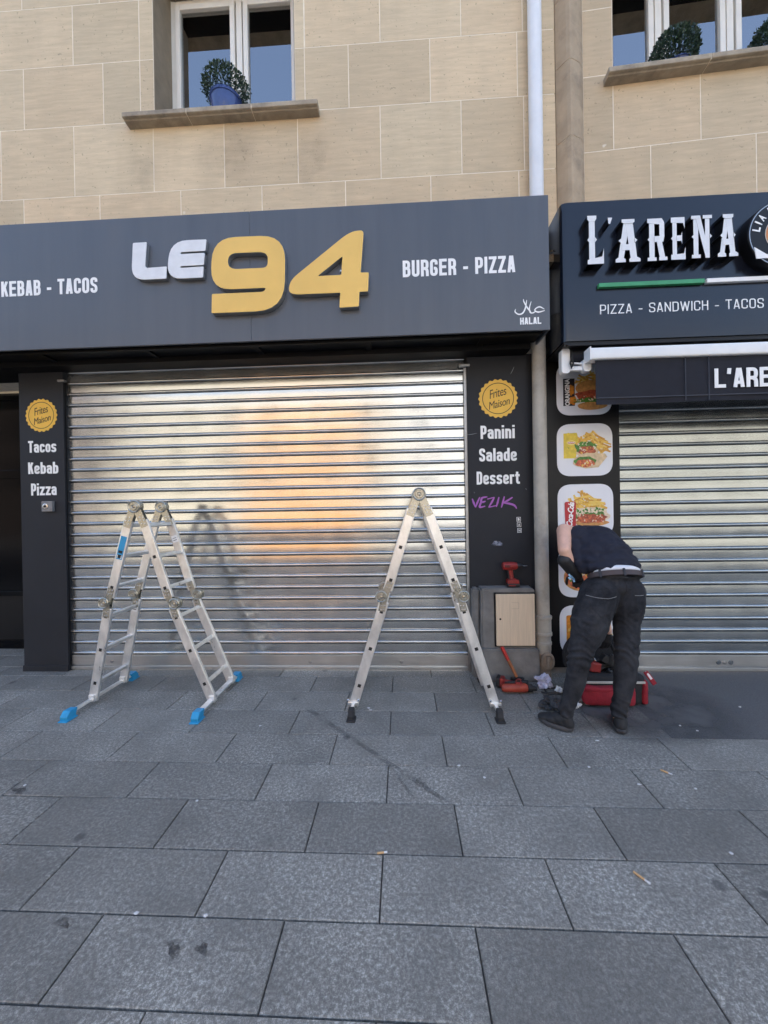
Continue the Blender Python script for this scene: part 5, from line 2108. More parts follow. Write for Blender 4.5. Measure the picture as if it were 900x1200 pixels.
class Blob:
    def __init__(self):
        self.v, self.f = [], []

    def ell(self, c, r, rot=None):
        r = np.array([r, r, r] if not hasattr(r, '__len__') else r, float)
        v = US * r
        if rot is not None:
            v = v @ np.array(rot.to_matrix()).T
        k = len(self.v)
        self.v += (v + np.array(c)).tolist()
        self.f += [tuple(i + k for i in f) for f in USF]

    def limb(self, pts, rs, flat=None):
        """row of overlapping spheres along a path with changing radius"""
        for i in range(len(pts) - 1):
            a, b = Vector(pts[i]), Vector(pts[i + 1])
            n = max(2, int((b - a).length / (min(rs[i], rs[i + 1]) * .28)))
            for k in range(n + 1):
                t = k / n
                self.ell(a + (b - a) * t, rs[i] + (rs[i + 1] - rs[i]) * t)

    def grow(self, name, m, parent, voxel=.008, smooth=4, deform=None, cut=None):
        me = bpy.data.meshes.new('blob')
        me.from_pydata(self.v, [], self.f)
        o = bpy.data.objects.new('blob', me)
        COL.objects.link(o)
        r = o.modifiers.new('r', 'REMESH')
        r.mode = 'VOXEL'
        r.voxel_size = voxel
        s = o.modifiers.new('s', 'SMOOTH')
        s.factor = .5
        s.iterations = smooth
        bpy.context.view_layer.update()
        dg = bpy.context.evaluated_depsgraph_get()
        out = bpy.data.meshes.new_from_object(o.evaluated_get(dg))
        bpy.data.objects.remove(o)
        bpy.data.meshes.remove(me)
        if cut:                                     # slice away what lies beyond planes (point, outward normal)
            bm = bmesh.new()
            bm.from_mesh(out)
            for co, no in cut:
                res = bmesh.ops.bisect_plane(bm, geom=list(bm.verts) + list(bm.edges) + list(bm.faces), plane_co=co, plane_no=no, clear_outer=True)
                ed = [e for e in res['geom_cut'] if isinstance(e, bmesh.types.BMEdge)]
                if ed:
                    try:
                        bmesh.ops.edgeloop_fill(bm, edges=ed)
                    except Exception:
                        pass
            bm.to_mesh(out)
            bm.free()
        if deform:
            n = len(out.vertices)
            co = np.empty(n * 3)
            out.vertices.foreach_get('co', co)
            no = np.empty(n * 3)
            out.vertices.foreach_get('normal', no)
            co, no = co.reshape(-1, 3), no.reshape(-1, 3)
            out.vertices.foreach_set('co', (co + no * deform(co)[:, None]).ravel())
        out.polygons.foreach_set('use_smooth', [True] * len(out.polygons))
        out.materials.clear()
        out.materials.append(m)
        out.update()
        o = bpy.data.objects.new(name, out)
        o.data.name = name
        COL.objects.link(o)
        o.parent = parent
        return o


def N3(co, s, off=0.0):
    return np.array([mnoise.noise(Vector((c[0] * s[0] + off, c[1] * s[1], c[2] * s[2]))) for c in co])


def hand(B, wrist, axis, palm_n, thumb_side, curl, s=1.0):
    """palm and five unequal, bent fingers; palm_n faces the way the fingers curl"""
    ax = Vector(axis).normalized()
    pn = Vector(palm_n)
    pn = (pn - ax * pn.dot(ax)).normalized()
    sd = ax.cross(pn) * thumb_side
    w = Vector(wrist)
    R_ = Matrix((sd, ax, pn)).transposed().to_quaternion()
    B.ell(w + ax * .048 * s, (.040 * s, .052 * s, .016 * s), R_)
    B.ell(w + ax * .015 * s, (.028 * s, .035 * s, .019 * s), R_)
    for i, (o, l) in enumerate(((.030, .072), (.010, .080), (-.011, .074), (-.031, .058))):
        p = w + ax * .088 * s + sd * o * s
        d = ax.copy()
        pts, rs = [w + ax * .06 * s + sd * o * .9 * s, p], [.010 * s, .0095 * s]
        for j, fr in enumerate((.45, .32, .23)):
            a = curl * (.7 + .5 * j)
            d = (d * math.cos(a) + pn * math.sin(a)).normalized()
            p = p + d * l * fr * s
            pts.append(p)
            rs.append((.0088 - .0008 * j) * s)
        B.limb(pts, rs)
    t0 = w + ax * .02 * s + sd * .026 * s
    t1 = t0 + (sd * .7 + ax * .55 + pn * .35).normalized() * .040 * s
    t2 = t1 + (sd * .25 + ax * .75 + pn * .5).normalized() * .032 * s
    t3 = t2 + (ax * .8 + pn * .6).normalized() * .024 * s
    B.limb([t0, t1, t2, t3], [.014 * s, .012 * s, .0105 * s, .009 * s])


per = thing('person', 'man bent over in navy t-shirt, black jeans and black gloves, reaching into the tool bag', 'person', (1.36, -.88, 0))


def pxr(w, Y):
    return w / 2 / FPX * (DIST + Y)


# body: neck, head, both arms and hands, trunk and legs inside the clothes, ankles
B = Blob()
SHL = P3(661, 622, -.56)
ELB = P3(661.5, 645, -.70)
WRL = P3(668, 662, -.69)
B.limb([SHL + Vector((.07, .05, -.02)), SHL, on_line(SHL, ELB, .5), ELB], [.060, .056, .051, .046])
B.limb([ELB, on_line(ELB, WRL, .6), WRL], [.046, .043, .034])
SHR = Vector((1.60, -.36, 1.20))
ELR = Vector((1.585, -.44, .93))
WRR = P3(712.5, 739, -.56)
B.limb([SHR, on_line(SHR, ELR, .5), ELR, WRR], [.056, .048, .043, .030])
hand(B, WRR, (-.10, .25, -1), (0, .6, -.4), -1, .35, 1.0)
B.limb([Vector((1.50, -.80, 1.0)), Vector((1.48, -.62, 1.16)), Vector((1.47, -.44, 1.23))], [.085, .10, .105])
HD = P3(697, 655, -.225)
B.limb([Vector((1.47, -.40, 1.25)), HD + Vector((0, -.05, .07))], [.058, .052])
hrot = Vector((0, .35, -1)).to_track_quat('Z', 'Y')
B.ell(HD, (.074, .090, .108), hrot)
B.ell(HD + Vector((0, -.06, -.045)), (.055, .055, .055))              # jaw side, face turned to the bag
B.ell(HD + Vector((0, -.092, -.035)), (.013, .022, .016))              # nose
for s_ in (-1, 1):
    B.ell(HD + Vector((s_ * .076, .0, -.005)), (.010, .022, .032))       # ears
LL = [(700, 700, 40, -.82), (692, 728, 40, -.88), (686, 745, 34, -.91), (681.5, 766, 27, -.935), (674, 800, 21, -.935), (666, 826, 14, -.93), (664, 838, 12, -.925)]
RL = [(735, 700, 36, -.80), (734, 728, 30, -.84), (734, 745, 28, -.87), (734, 765, 25, -.89), (732, 800, 19, -.91), (725, 828, 13, -.93), (723, 840, 12, -.93)]
for leg in (LL, RL):
    B.limb([P3(a, b, Y) for a, b, w, Y in leg], [pxr(w * .68, Y) for a, b, w, Y in leg])
body = B.grow('body', SKIN, per, .0065, 4)
mb = MB()
for s_ in (-1, 1):
    mb.lathe(HD + Vector((s_ * .030, -.078, .0)), [(.011, 0), (.009, .005), (.004, .008)], UNDER, 12, 'Y')
    mb.lathe(HD + Vector((s_ * .030, -.086, .0)), [(.005, 0), (.003, .002)], PLUG, 10, 'Y')
mb.box(HD.x - .022, HD.x + .022, HD.y - .118, HD.y - .108, HD.z - .068, HD.z - .062, TOM)
mb.build('face', None, body)
B = Blob()
B.ell(HD + Vector((0, .018, .012)), (.082, .090, .108), hrot)
B.grow('hair', HAIR, per, .008, 2, cut=[(HD + Vector((0, -.035, -.02)), Vector((0, -1, -.35)))])

# glove over the left hand and wrist
B = Blob()
GW = P3(663.5, 660, -.70)
GE = P3(676, 675, -.66)
B.limb([GW + Vector((-.012, .0, .02)), on_line(GW, GE, .5), GE], [.052, .047, .040])
hand(B, GE - Vector((.01, 0, -.005)), GE - GW + Vector((.03, .16, 0)), (.3, .5, -.8), 1, .55, 1.12)
gl = B.grow('glove', GLOVE, per, .006, 3)
mb = MB()
LBL = mat('pale_blue_glove_print', (0.30, 0.55, 0.80), .5)
for (a, b), (c, d) in (((666.5, 673), (670, 677)), ((669, 675), (673, 679.5)), ((666.3, 676.5), (668, 678.5)), ((671, 677), (673, 682))):
    A_, B__ = P3(a, b, -.717), P3(c, d, -.717)
    mb.bar(A_, B__, .012, .006, LBL)
mb.build('glove_print', None, gl)
B = Blob()
hand(B, WRR - Vector((0, 0, .012)), (-.10, .25, -1), (0, .6, -.4), -1, .35, 1.1)
B.grow('glove', GLOVE, per, .006, 3, cut=[(WRR - Vector((0, 0, .02)), Vector((.1, -.25, 1)))])

# jeans
B = Blob()
LJ_ = [(702, 696, 46, -.82), (696, 714, 47, -.86), (691, 730, 45, -.885), (686.5, 745, 38, -.91), (682, 757, 32, -.93), (681, 767, 30, -.94), (677.5, 782, 27, -.94), (673, 800, 24.5, -.935), (669, 815, 21.5, -.93), (665, 828, 19.5, -.93), (664, 833, 19, -.93)]
RJ_ = [(733, 694, 44, -.80), (735, 712, 38, -.83), (734.5, 730, 32, -.85), (734.5, 745, 31, -.87), (734, 757, 29.5, -.89), (734, 767, 29, -.90), (733, 782, 27, -.91), (731.5, 800, 24, -.92), (729, 815, 21, -.93), (726, 828, 19.5, -.935), (725, 835, 19, -.935)]
for leg in (LJ_, RJ_):
    B.limb([P3(a, b, Y) for a, b, w, Y in leg], [pxr(w * .93, Y) for a, b, w, Y in leg])
WC = P3(720.5, 677, -.795)
B.ell(WC, (.176, .128, .055), Matrix.Rotation(rad(-20), 3, 'X').to_quaternion())
B.ell(P3(704, 694, -.83), (.125, .118, .12))
B.ell(P3(733, 692, -.81), (.106, .112, .12))
B.ell(P3(718.5, 686, -.80), (.178, .125, .08))
WTOP = P3(720, 672.5, -.86)
KN = [P3(681, 767, -.94).z, P3(681, 745, -.94).z, .10]


def denim_folds(co):
    z = co[:, 2]
    leg = np.where(co[:, 0] < 1.385, 0.0, 5.0)
    n1 = N3(co, (9, 9, 5), 3.0)
    n2 = N3(co, (15, 15, 15), 8.0)
    # rings of folds gather behind the knees, at the ankles and under the seat
    w_knee = np.exp(-((z - .52) / .10) ** 2)
    w_ank = np.exp(-((z - .12) / .09) ** 2)
    w_seat = np.exp(-((z - .74) / .07) ** 2) * .6
    ph = z * 95 + co[:, 0] * (14 + leg * 6) + leg + n1 * 9 + n2 * 2
    ring = np.sin(ph)
    ring = np.sign(ring) * np.abs(ring) ** .7
    cut = np.exp(-((z - .83) / .12) ** 2)
    seam = -.006 * np.exp(-((co[:, 0] - (1.445 + (z - .72) * .20)) / .012) ** 2) * (z > .70) * (z < 1.04)
    return ring * (.0052 * w_knee + .006 * w_ank + .0035 * w_seat) * (.4 + np.clip(n2 + .4, 0, 1.2)) + n1 * .009 + n2 * .005 + seam - .004


jeans = B.grow('jeans', DENIM, per, .0075, 5, denim_folds, cut=[(WTOP, Vector((0, -.42, 1))), (Vector((1.2, -.93, .068)), Vector((0, 0, -1)))])


def surface_line(o, pts, lift, rw, name, m, parent, n=10, dirv=(0, -1, 0)):
    """thin stitched line laid on a grown surface"""
    me = o.data
    t = BVHTree.FromPolygons([v.co for v in me.vertices], [tuple(p.vertices) for p in me.polygons])
    out = []
    for i in range(len(pts) - 1):
        for k in range(n):
            p = Vector(pts[i]).lerp(Vector(pts[i + 1]), k / n)
            h = t.ray_cast(p + Vector(dirv) * .5, -Vector(dirv))
            if h[0] is not None:
                out.append(h[0] + h[1] * lift)
    if len(out) < 2:
        return None
    mb = MB()
    mb.tube(out, rw, n=6)
    return mb.build(name, m, parent, smooth=True)


ZP = lambda x, y, Y=-.9: P3(630 + x / 6.43, 590 + y / 6.43, Y)
STITCH = mat('worn_pocket_edge', (0.20, 0.20, 0.20), .8, var=.3, scale=40)
DSEAM = mat('dark_seam', (0.012, 0.012, 0.014), .9)
surface_line(jeans, [ZP(362, 690), ZP(420, 698), ZP(500, 704), ZP(578, 692)], .001, .0022, 'pocket_edge', STITCH, jeans)
surface_line(jeans, [ZP(716, 688), ZP(760, 690), ZP(796, 690)], .001, .0020, 'pocket_edge', STITCH, jeans)
surface_line(jeans, [ZP(362, 690), ZP(372, 770), ZP(430, 835), ZP(520, 790), ZP(578, 694)], .0008, .0016, 'pocket_seam', DSEAM, jeans)
surface_line(jeans, [ZP(716, 688), ZP(722, 770), ZP(760, 820), ZP(792, 770)], .0008, .0016, 'pocket_seam', DSEAM, jeans)
surface_line(jeans, [ZP(350, 632), ZP(450, 648), ZP(560, 640), ZP(655, 634)], .0008, .0018, 'yoke_seam', DSEAM, jeans)
surface_line(jeans, [ZP(664, 634), ZP(720, 646), ZP(790, 640)], .0008, .0018, 'yoke_seam', DSEAM, jeans)
surface_line(jeans, [ZP(660, 570), ZP(655, 660), ZP(625, 770), ZP(575, 860)], .0008, .0022, 'centre_seam', DSEAM, jeans)
# belt
mb = MB()
bc = P3(720.5, 675, -.80)
brot = Matrix.Rotation(rad(-22), 3, 'X')
n = 48
vs = []
for j, (q, h) in enumerate(((1.0, -.019), (1.035, -.017), (1.035, .017), (1.0, .019))):
    for k in range(n):
        a = 2 * math.pi * k / n
        vs.append(bc + brot @ Vector((.180 * q * math.cos(a), .131 * q * math.sin(a), h)))
mb.add(vs, [(j * n + k, j * n + (k + 1) % n, (j + 1) * n + (k + 1) % n, (j + 1) * n + k) for j in range(3) for k in range(n)])
mb.build('belt', BELT, per, smooth=True)
mb = MB()
for an in (-91, -140, -40):
    a = rad(an)
    p = bc + brot @ Vector((.180 * 1.05 * math.cos(a), .131 * 1.05 * math.sin(a), 0))
    mb.bar(p + brot @ Vector((0, 0, -.026)), p + brot @ Vector((0, 0, .026)), .014, .008, DENIM)
mb.build('belt_loop', None, per)

# white undershirt edge and navy t-shirt
B = Blob()
B.ell(P3(721, 670, -.79), (.170, .124, .043), Matrix.Rotation(rad(-22), 3, 'X').to_quaternion())
B.grow('undershirt', UNDER, per, .008, 3)
B = Blob()


def tor(cx, cy, w, Y, ry, rz):
    c = P3(cx, cy, Y)
    B.ell(c, (pxr(w * .97, Y), ry, rz))


tor(716, 663, 66, -.755, .125, .05)
tor(712, 656, 68, -.715, .13, .075)
tor(707, 648, 64, -.665, .13, .105)
tor(702, 641, 60, -.61, .13, .125)
tor(697, 636, 54, -.55, .125, .135)
tor(692, 634, 48, -.49, .12, .14)
B.limb([P3(678, 628, -.56), P3(672, 630, -.575)], [.088, .066])
B.limb([Vector((1.50, -.44, 1.26)), Vector((1.58, -.38, 1.21)), Vector((1.60, -.38, 1.13))], [.09, .075, .066])
B.limb([P3(684, 664, -.72), P3(676, 655, -.68), P3(672.5, 640, -.62)], [.05, .055, .06])


def shirt_folds(co):
    n1 = N3(co, (8, 8, 8), 1.0)
    n2 = N3(co, (20, 14, 20), 4.0)
    t = (co[:, 2] * 48 - co[:, 0] * 17 + n1 * 3.5)
    w = np.exp(-((co[:, 2] - 1.20) / .09) ** 2) + .8 * np.exp(-((co[:, 2] - 1.09) / .06) ** 2)
    return (np.abs(np.sin(t)) ** .6 - .5) * .011 * w * np.clip(.6 + n2 * 1.5, 0, 1.3) + n1 * .014 + n2 * .006


shirt = B.grow('t_shirt', SHIRT, per, .008, 5, shirt_folds, cut=[(P3(722, 675.5, -.90), Vector((.22, -.60, -1)))])


def shoe(heel, toe, label_parent, w=.048, s=1.0):
    heel, toe = Vector(heel), Vector(toe)
    d = (toe - heel)
    d.z = 0
    L = d.length
    d.normalize()
    u = Vector((-d.y, d.x, 0))
    q = Matrix((d, u, Vector((0, 0, 1)))).transposed().to_quaternion()
    B = Blob()
    at = lambda t, z, sft=0.0: heel + d * (L * t) + u * sft + Vector((0, 0, z))
    B.ell(at(.14, .052), (.046, .040, .048), q)
    B.ell(at(.17, .080), (.044, .042, .034), q)
    B.ell(at(.36, .058), (.070, .044, .048), q)
    B.ell(at(.58, .046), (.072, .048, .036), q)
    B.ell(at(.78, .038), (.060, .047, .026), q)
    B.ell(at(.86, .032), (.040, .040, .020), q)
    up = B.grow('shoe', SHOE, label_parent, .0055, 4, cut=[(at(.5, .014), Vector((0, 0, -1)))])
    mb = MB()
    n = 40
    rings = []
    for z, g in ((0.0, .94), (.006, 1.0), (.026, 1.02), (.034, .94)):
        r = []
        for k in range(n):
            a = 2 * math.pi * k / n
            t = .5 + .52 * math.cos(a)
            wd = (.041 + .012 * math.sin(math.pi * min(1, t * 1.05)) + (.004 if t > .6 else 0)) * (abs(math.sin(a)) ** .6) * (1 if math.sin(a) >= 0 else -1)
            lift = .012 * max(0, t - .75) / .27 + .004 * max(0, .15 - t) / .15
            r.append(heel + d * (L * (.5 + (t - .5) * g)) + u * wd * g + Vector((0, 0, z + lift)))
        rings += r
    mb.add(rings, [(j * n + k, j * n + (k + 1) % n, (j + 1) * n + (k + 1) % n, (j + 1) * n + k) for j in range(3) for k in range(n)] + [tuple(range(n - 1, -1, -1)), tuple(range(3 * n, 4 * n))])
    mb.build('sole', SOLE, up, smooth=True, angle=50)
    mb = MB()
    for t in (.42, .49, .56):
        mb.tube([at(t, .075 - (t - .42) * .28, -.03), at(t + .01, .106 - (t - .42) * .30, 0), at(t, .075 - (t - .42) * .28, .03)], .003, n=6)
    mb.build('lace', PLUG, up)
    return up


lt = G(634, 845)
lh = G(671, 858)
shoe((lh.x, lh.y, 0), (lt.x - .005, lt.y + .02, 0), per)
shoe((1.462, -.985, 0), (1.575, -.735, 0), per)

# ------------------------------------------------------------------ tool bag and tools
bag = thing('tool_bag', 'open black tool bag with red pocket on the ground behind the man\'s legs', 'tool bag', (1.63, -.47, 0))
bx0, bx1, by0, by1 = 1.39, 1.865, -.60, -.33


def soft_box(x0, x1, y0, y1, z0, z1, name, m, parent, r=.03, puff=.012, seed=1):
    b = bmesh.new()
    bmesh.ops.create_cube(b, size=1, matrix=Matrix.Translation(((x0 + x1) / 2, (y0 + y1) / 2, (z0 + z1) / 2)) @ Matrix.Diagonal((x1 - x0, y1 - y0, z1 - z0, 1)))
    bmesh.ops.subdivide_edges(b, edges=list(b.edges), cuts=9, use_grid_fill=True)
    c = Vector(((x0 + x1) / 2, (y0 + y1) / 2, (z0 + z1) / 2))
    h = Vector(((x1 - x0) / 2, (y1 - y0) / 2, (z1 - z0) / 2))
    for v in b.verts:
        d = v.co - c
        i = Vector([max(-h[k] + r, min(h[k] - r, d[k])) for k in range(3)])
        e = d - i
        if e.length > 1e-6:
            d = i + e.normalized() * r
        f = [1 - (d[k] / h[k]) ** 2 for k in range(3)]
        d.x += math.copysign(puff * f[1] * f[2], d.x) if abs(d.x) > h.x * .8 else 0
        d.y += math.copysign(puff * f[0] * f[2], d.y) if abs(d.y) > h.y * .8 else 0
        d += mnoise.noise_vector(d * 9 + Vector((seed, 0, 0))) * .008 + mnoise.noise_vector(d * 22 + Vector((seed, 3, 0))) * .003
        v.co = c + d
        v.co.z = max(v.co.z, z0)
    me = bpy.data.meshes.new(name)
    b.to_mesh(me)
    b.free()
    me.polygons.foreach_set('use_smooth', [True] * len(me.polygons))
    me.materials.append(m)
    o = bpy.data.objects.new(name, me)
    COL.objects.link(o)
    o.parent = parent
    return o


soft_box(bx0, bx1, by0, by1, 0.0, .235, 'body', BLKCLOTH, bag)
soft_box(bx0 + .0, bx1 - .10, by0 - .045, by0 + .03, 0.015, .155, 'front_pocket', REDCLOTH, bag, .025, .01, 4)
soft_box(bx0 - .004, bx1 - .10, by0 - .052, by0 + .02, .125, .165, 'pocket_flap', REDCLOTH, bag, .015, .004, 6)
soft_box(bx1 - .03, bx1 + .018, by0 - .01, by1, 0.01, .20, 'side_pocket', REDCLOTH, bag, .02, .008, 5)
mb = MB()
mb.box(bx0 + .01, bx1 - .01, by0 - .014, by0 - .008, .178, .196)
mb.build('reflective_strip', mat('grey_reflective', (0.42, 0.42, 0.40), .5, var=.15, scale=30), bag, bevel=.002)
mb = MB()
mb.bar((bx1 + .01, by0 + .02, .26), (bx1 + .075, by0 + .01, .165), .035, .012, REDCLOTH)
mb.bar((bx1 + .012, by0 + .018, .262), (bx1 + .05, by0 + .008, .205), .018, .006, UNDER, )
mb.build('strap', None, bag, bevel=.004)
# the raised lid of the bag behind the opening
mb = MB()
prof = []
lid = [(bx0 - .03, .18), (bx0 - .04, .34), (bx0 + .02, .44), (bx0 + .10, .47), (bx1 - .12, .47), (bx1 - .02, .42), (bx1 + .01, .30), (bx1, .18)]
mb.prism(round_poly(lid, .05, 5), by1 - .03, by1 + .02)
mb.build('lid', BLKCLOTH, bag, bevel=.012, smooth=True)
mb = MB()
hp = [Vector((1.45 + .30 * t, -.46 - .03 * math.sin(math.pi * t), .22 + .27 * math.sin(math.pi * t) ** .8)) for t in [k / 16 for k in range(17)]]
mb.tube(hp, .013, n=10)
mb.build('handle', BLKCLOTH, bag, smooth=True)
bt = thing('bag_tools', 'jumble of black and red hand tools poking out of the open tool bag', 'tools', (1.6, -.47, .2))
rr = random.Random(12)
for k in range(20):
    x = rr.uniform(bx0 + .05, bx1 - .06)
    y = rr.uniform(by0 + .05, by1 - .05)
    z = rr.uniform(.23, .30)
    a = rr.uniform(0, 6.28)
    t = rr.uniform(-.5, .9)
    l = rr.uniform(.05, .12)
    d = Vector((math.cos(a) * math.cos(t), math.sin(a) * math.cos(t) * .6, math.sin(t)))
    p = Vector((x, y, z))
    mb = MB()
    m_ = rr.choice([TOOLBLK, TOOLBLK, TOOLBLK, CHROME, BLKCLOTH])
    mb.tube([p - d * l, p + d * l * .1, p + d * l * .15, p + d * l], [.016, .018, .008, .006], m_, 10)
    mb.build('hand_tool', None, bt, smooth=True, angle=40)
mb = MB()
c = P3(696, 781, -.53)
mb.box(-.045, .045, -.03, .03, -.035, .035, RED, Matrix.Translation(c) @ Matrix.Rotation(.3, 4, 'Z') @ Matrix.Rotation(.2, 4, 'Y'))
mb.build('red_tool_case', None, bt, bevel=.008)
mb = MB()
c = P3(713, 774, -.50)
mb.box(-.06, .05, -.03, .03, -.03, .03, TOOLBLK, Matrix.Translation(c) @ Matrix.Rotation(.5, 4, 'Y'))
mb.tube([c + Vector((.0, -.02, -.02)), c + Vector((.02, -.03, .06))], [.02, .016], TOOLBLK, 10)
mb.build('black_tool', None, bt, bevel=.006)


def drill(name, label, M, group=None, lamp=False):
    """cordless driver: motor barrel, chuck, raked grip with trigger, slide-on battery; local x = nose, z = up, base at z 0"""
    t = bpy.data.objects.new(name, None)
    COL.objects.link(t)
    tag(t, label, 'cordless drill', group)
    t.location = M.translation
    R3 = M.to_3x3().to_4x4()
    def part(nm, mb, m, bev=.004, par=None, smooth=False):
        mb.v = [tuple(R3 @ Vector(v)) for v in mb.v]
        return mb.build(nm, m, par or t, bevel=bev, smooth=smooth)
    mb = MB()
    rings = [(-.075, .030), (-.068, .035), (-.03, .037), (.02, .036), (.045, .032), (.05, .030)]
    mb.tube([(x, 0, .185) for x, r in rings], [r for x, r in rings], None, 22)
    hs = part('motor_housing', mb, RED, 0, None, True)
    mb = MB()
    for k in range(4):
        mb.box(-.06 + k * .012, -.054 + k * .012, -.0375, .0375, .175, .198)
    part('vent', mb, PLUG, 0, hs)
    mb = MB()
    mb.tube([(.051, 0, .185), (.066, 0, .185), (.067, 0, .185), (.085, 0, .185), (.10, 0, .185)], [.027, .027, .022, .021, .012], None, 20)
    part('chuck', mb, TOOLBLK, 0, None, True)
    mb = MB()
    mb.tube([(.10, 0, .185), (.145, 0, .185)], [.004, .0035], None, 8)
    part('bit', mb, CHROME, 0, None)
    mb = MB()
    g = [(-.012, .175, .024), (-.006, .14, .021), (.0, .10, .0195), (.004, .06, .022), (.006, .05, .028)]
    mb.tube([(x, 0, z) for x, z, r in g], [r for x, z, r in g], None, 18)
    part('grip', mb, RED, 0, None, True)
    mb = MB()
    mb.tube([(-.030, 0, .15), (-.022, 0, .10), (-.018, 0, .065)], [.010, .009, .010], None, 10)
    part('grip_pad', mb, TOOLBLK, 0, None, True)
    mb = MB()
    mb.box(.012, .030, -.008, .008, .125, .155)
    part('trigger', mb, TOOLBLK, .004)
    mb = MB()
    mb.box(-.040, .062, -.034, .034, .030, .062)
    mb.box(-.030, .045, -.028, .028, .062, .07)
    part('battery_shoe', mb, RED, .008)
    mb = MB()
    mb.box(-.045, .068, -.037, .037, .0, .030)
    b = part('battery', mb, TOOLBLK, .008)
    mb = MB()
    if lamp:
        mb.box(-.030, .050, -.0385, -.0372, .004, .026)
        part('battery_label', mb, mat('grey_label', (0.45, 0.44, 0.42), .5, var=.2, scale=40), .001, b)
    else:
        mb.box(-.030, .030, -.0385, -.0372, .010, .020)
        part('battery_label', mb, RED, .001, b)
    return t


tz = .832
c1 = P(600, 692, -.085)
drill('cordless_drill', 'red cordless drill standing upright on top of the concrete plinth', Matrix.Translation((c1[0] - .005, -.085, tz)) @ Matrix.Scale(1.02, 4))
# the second one lies on its side on the paving
p0 = G(583, 806)
M2 = Matrix.Translation((p0.x + .01, p0.y + .02, .040)) @ Matrix.Rotation(rad(12), 4, 'Z') @ Matrix.Rotation(rad(90), 4, 'X') @ Matrix.Rotation(rad(-58), 4, 'Z')
M2 = Matrix.Translation((p0.x + .015, p0.y + .01, .046)) @ Matrix(((0.42, 0.18, 0.89, 0), (0.30, -.95, .05, 0), (.86, .25, -.45, 0), (0, 0, 0, 1)))
xax = Vector((.30, .80, -.10)).normalized()
zax = Vector((.95, -.22, .0))
zax = (zax - xax * zax.dot(xax)).normalized()
yax = zax.cross(xax)
M2 = Matrix.Translation((p0.x + .0, p0.y + .03, .048)) @ Matrix((xax, yax, zax)).transposed().to_4x4() @ Matrix.Rotation(0, 4, 'Z')
drill('cordless_drill', 'red cordless drill lying on the paving at the foot of the plinth', M2, None, True)
# body of a longer red tool lying beside it
tl = thing('hand_tool', 'long red and black power tool lying on the paving below the hatch', 'power tool', (.98, -.30, 0))
mb = MB()
q0, q1 = G(588, 806, .045), G(618, 806, .045)
mb.tube([q0, on_line(q0, q1, .1), on_line(q0, q1, .5), on_line(q0, q1, .9), q1], [.026, .033, .034, .036, .028], None, 18)
mb.build('housing', mat('orange_red_plastic', (0.34, 0.05, 0.025), .45, var=.2, scale=18), tl, smooth=True)
mb = MB()
q2 = q1 + (q1 - q0) * .35 + Vector((0, 0, -.008))
mb.tube([q1, on_line(q1, q2, .5), on_line(q1, q2, .55), q2], [.034, .033, .02, .018], None, 16)
mb.tube([q0 + Vector((.06, .05, .02)), q1 + Vector((.02, .05, .025))], [.014, .018], None, 12)
mb.build('nose', TOOLBLK, tl, smooth=True, angle=40)

hm = thing('hammer', 'hammer with worn red wooden handle leaning on the concrete plinth', 'hammer', (1.0, -.23, 0))
ht, hb = P3(588, 758, -.215), P3(605.5, 793, -.27)
hb.z = max(hb.z, .06)
mb = MB()
mb.tube([ht, on_line(ht, hb, .45)], [.016, .0145], mat('hammer_red', (0.42, 0.02, 0.015), .45, var=.15, scale=20), 14)
mb.tube([on_line(ht, hb, .452), hb], [.0145, .013], WOODH, 14)
mb.build('handle', None, hm, smooth=True)
mb = MB()
d = (hb - ht).normalized()
mb.bar(hb + Vector((-.05, .0, -.02)), hb + Vector((.065, .01, -.025)), .028, .028, TOOLBLK)
mb.build('head', None, hm, bevel=.005)


# crumpled plastic, straps and scraps round the tools
def crumple(name, label, cat, c, r, m, seed, flat=.5, group=None):
    b = bmesh.new()
    bmesh.ops.create_icosphere(b, subdivisions=4, radius=1)
    for v in b.verts:
        p = v.co.copy()
        q = 1 + .75 * mnoise.noise(p * 1.7 + Vector((seed, 0, 0))) + .55 * abs(mnoise.noise(p * 4.2 + Vector((0, seed, 0)))) - .2
        v.co = Vector((p.x * q * r[0], p.y * q * r[1], p.z * q * r[2]))
    lo = min(v.co.z for v in b.verts)
    for v in b.verts:
        v.co.z = max(v.co.z - lo * .75, 0)
    me = bpy.data.meshes.new(name)
    b.to_mesh(me)
    b.free()
    me.materials.append(m)
    o = bpy.data.objects.new(name, me)
    o.location = (c.x, c.y, .002)
    COL.objects.link(o)
    return tag(o, label, cat, group)


LILAC = mat('lilac_plastic', (0.50, 0.50, 0.62), .4, var=.2, scale=30)
crumple('plastic_bag', 'crumpled pale lilac plastic wrapper by the foot of the drainpipe', 'wrapper', G(637, 806), (.07, .05, .05), LILAC, 3)
WFOIL = mat('white_scrap', (0.62, 0.62, 0.62), .5, var=.2, scale=40)
DGREY = mat('dark_scrap', (0.03, 0.031, 0.034), .6, var=.4, scale=30)
crumple('paper_scrap', 'white crumpled scrap between the wrapper and the man\'s shoe', 'scrap', G(655, 812), (.026, .022, .025), WFOIL, 5)
crumple('paper_scrap', 'white scrap lying between the man\'s two shoes', 'scrap', G(675, 830), (.030, .022, .024), WFOIL, 8)
crumple('rag', 'dark crumpled rag beside the toe of the man\'s left shoe', 'rag', G(646, 829), (.085, .07, .05), DGREY, 11)
crumple('glove_pair', 'grey and red work gloves dropped in front of the tool bag', 'gloves', G(682, 823), (.05, .075, .055), mat('grey_glove_cloth', (0.13, 0.125, 0.13), .8, var=.5, scale=26), 14)
mb = MB()
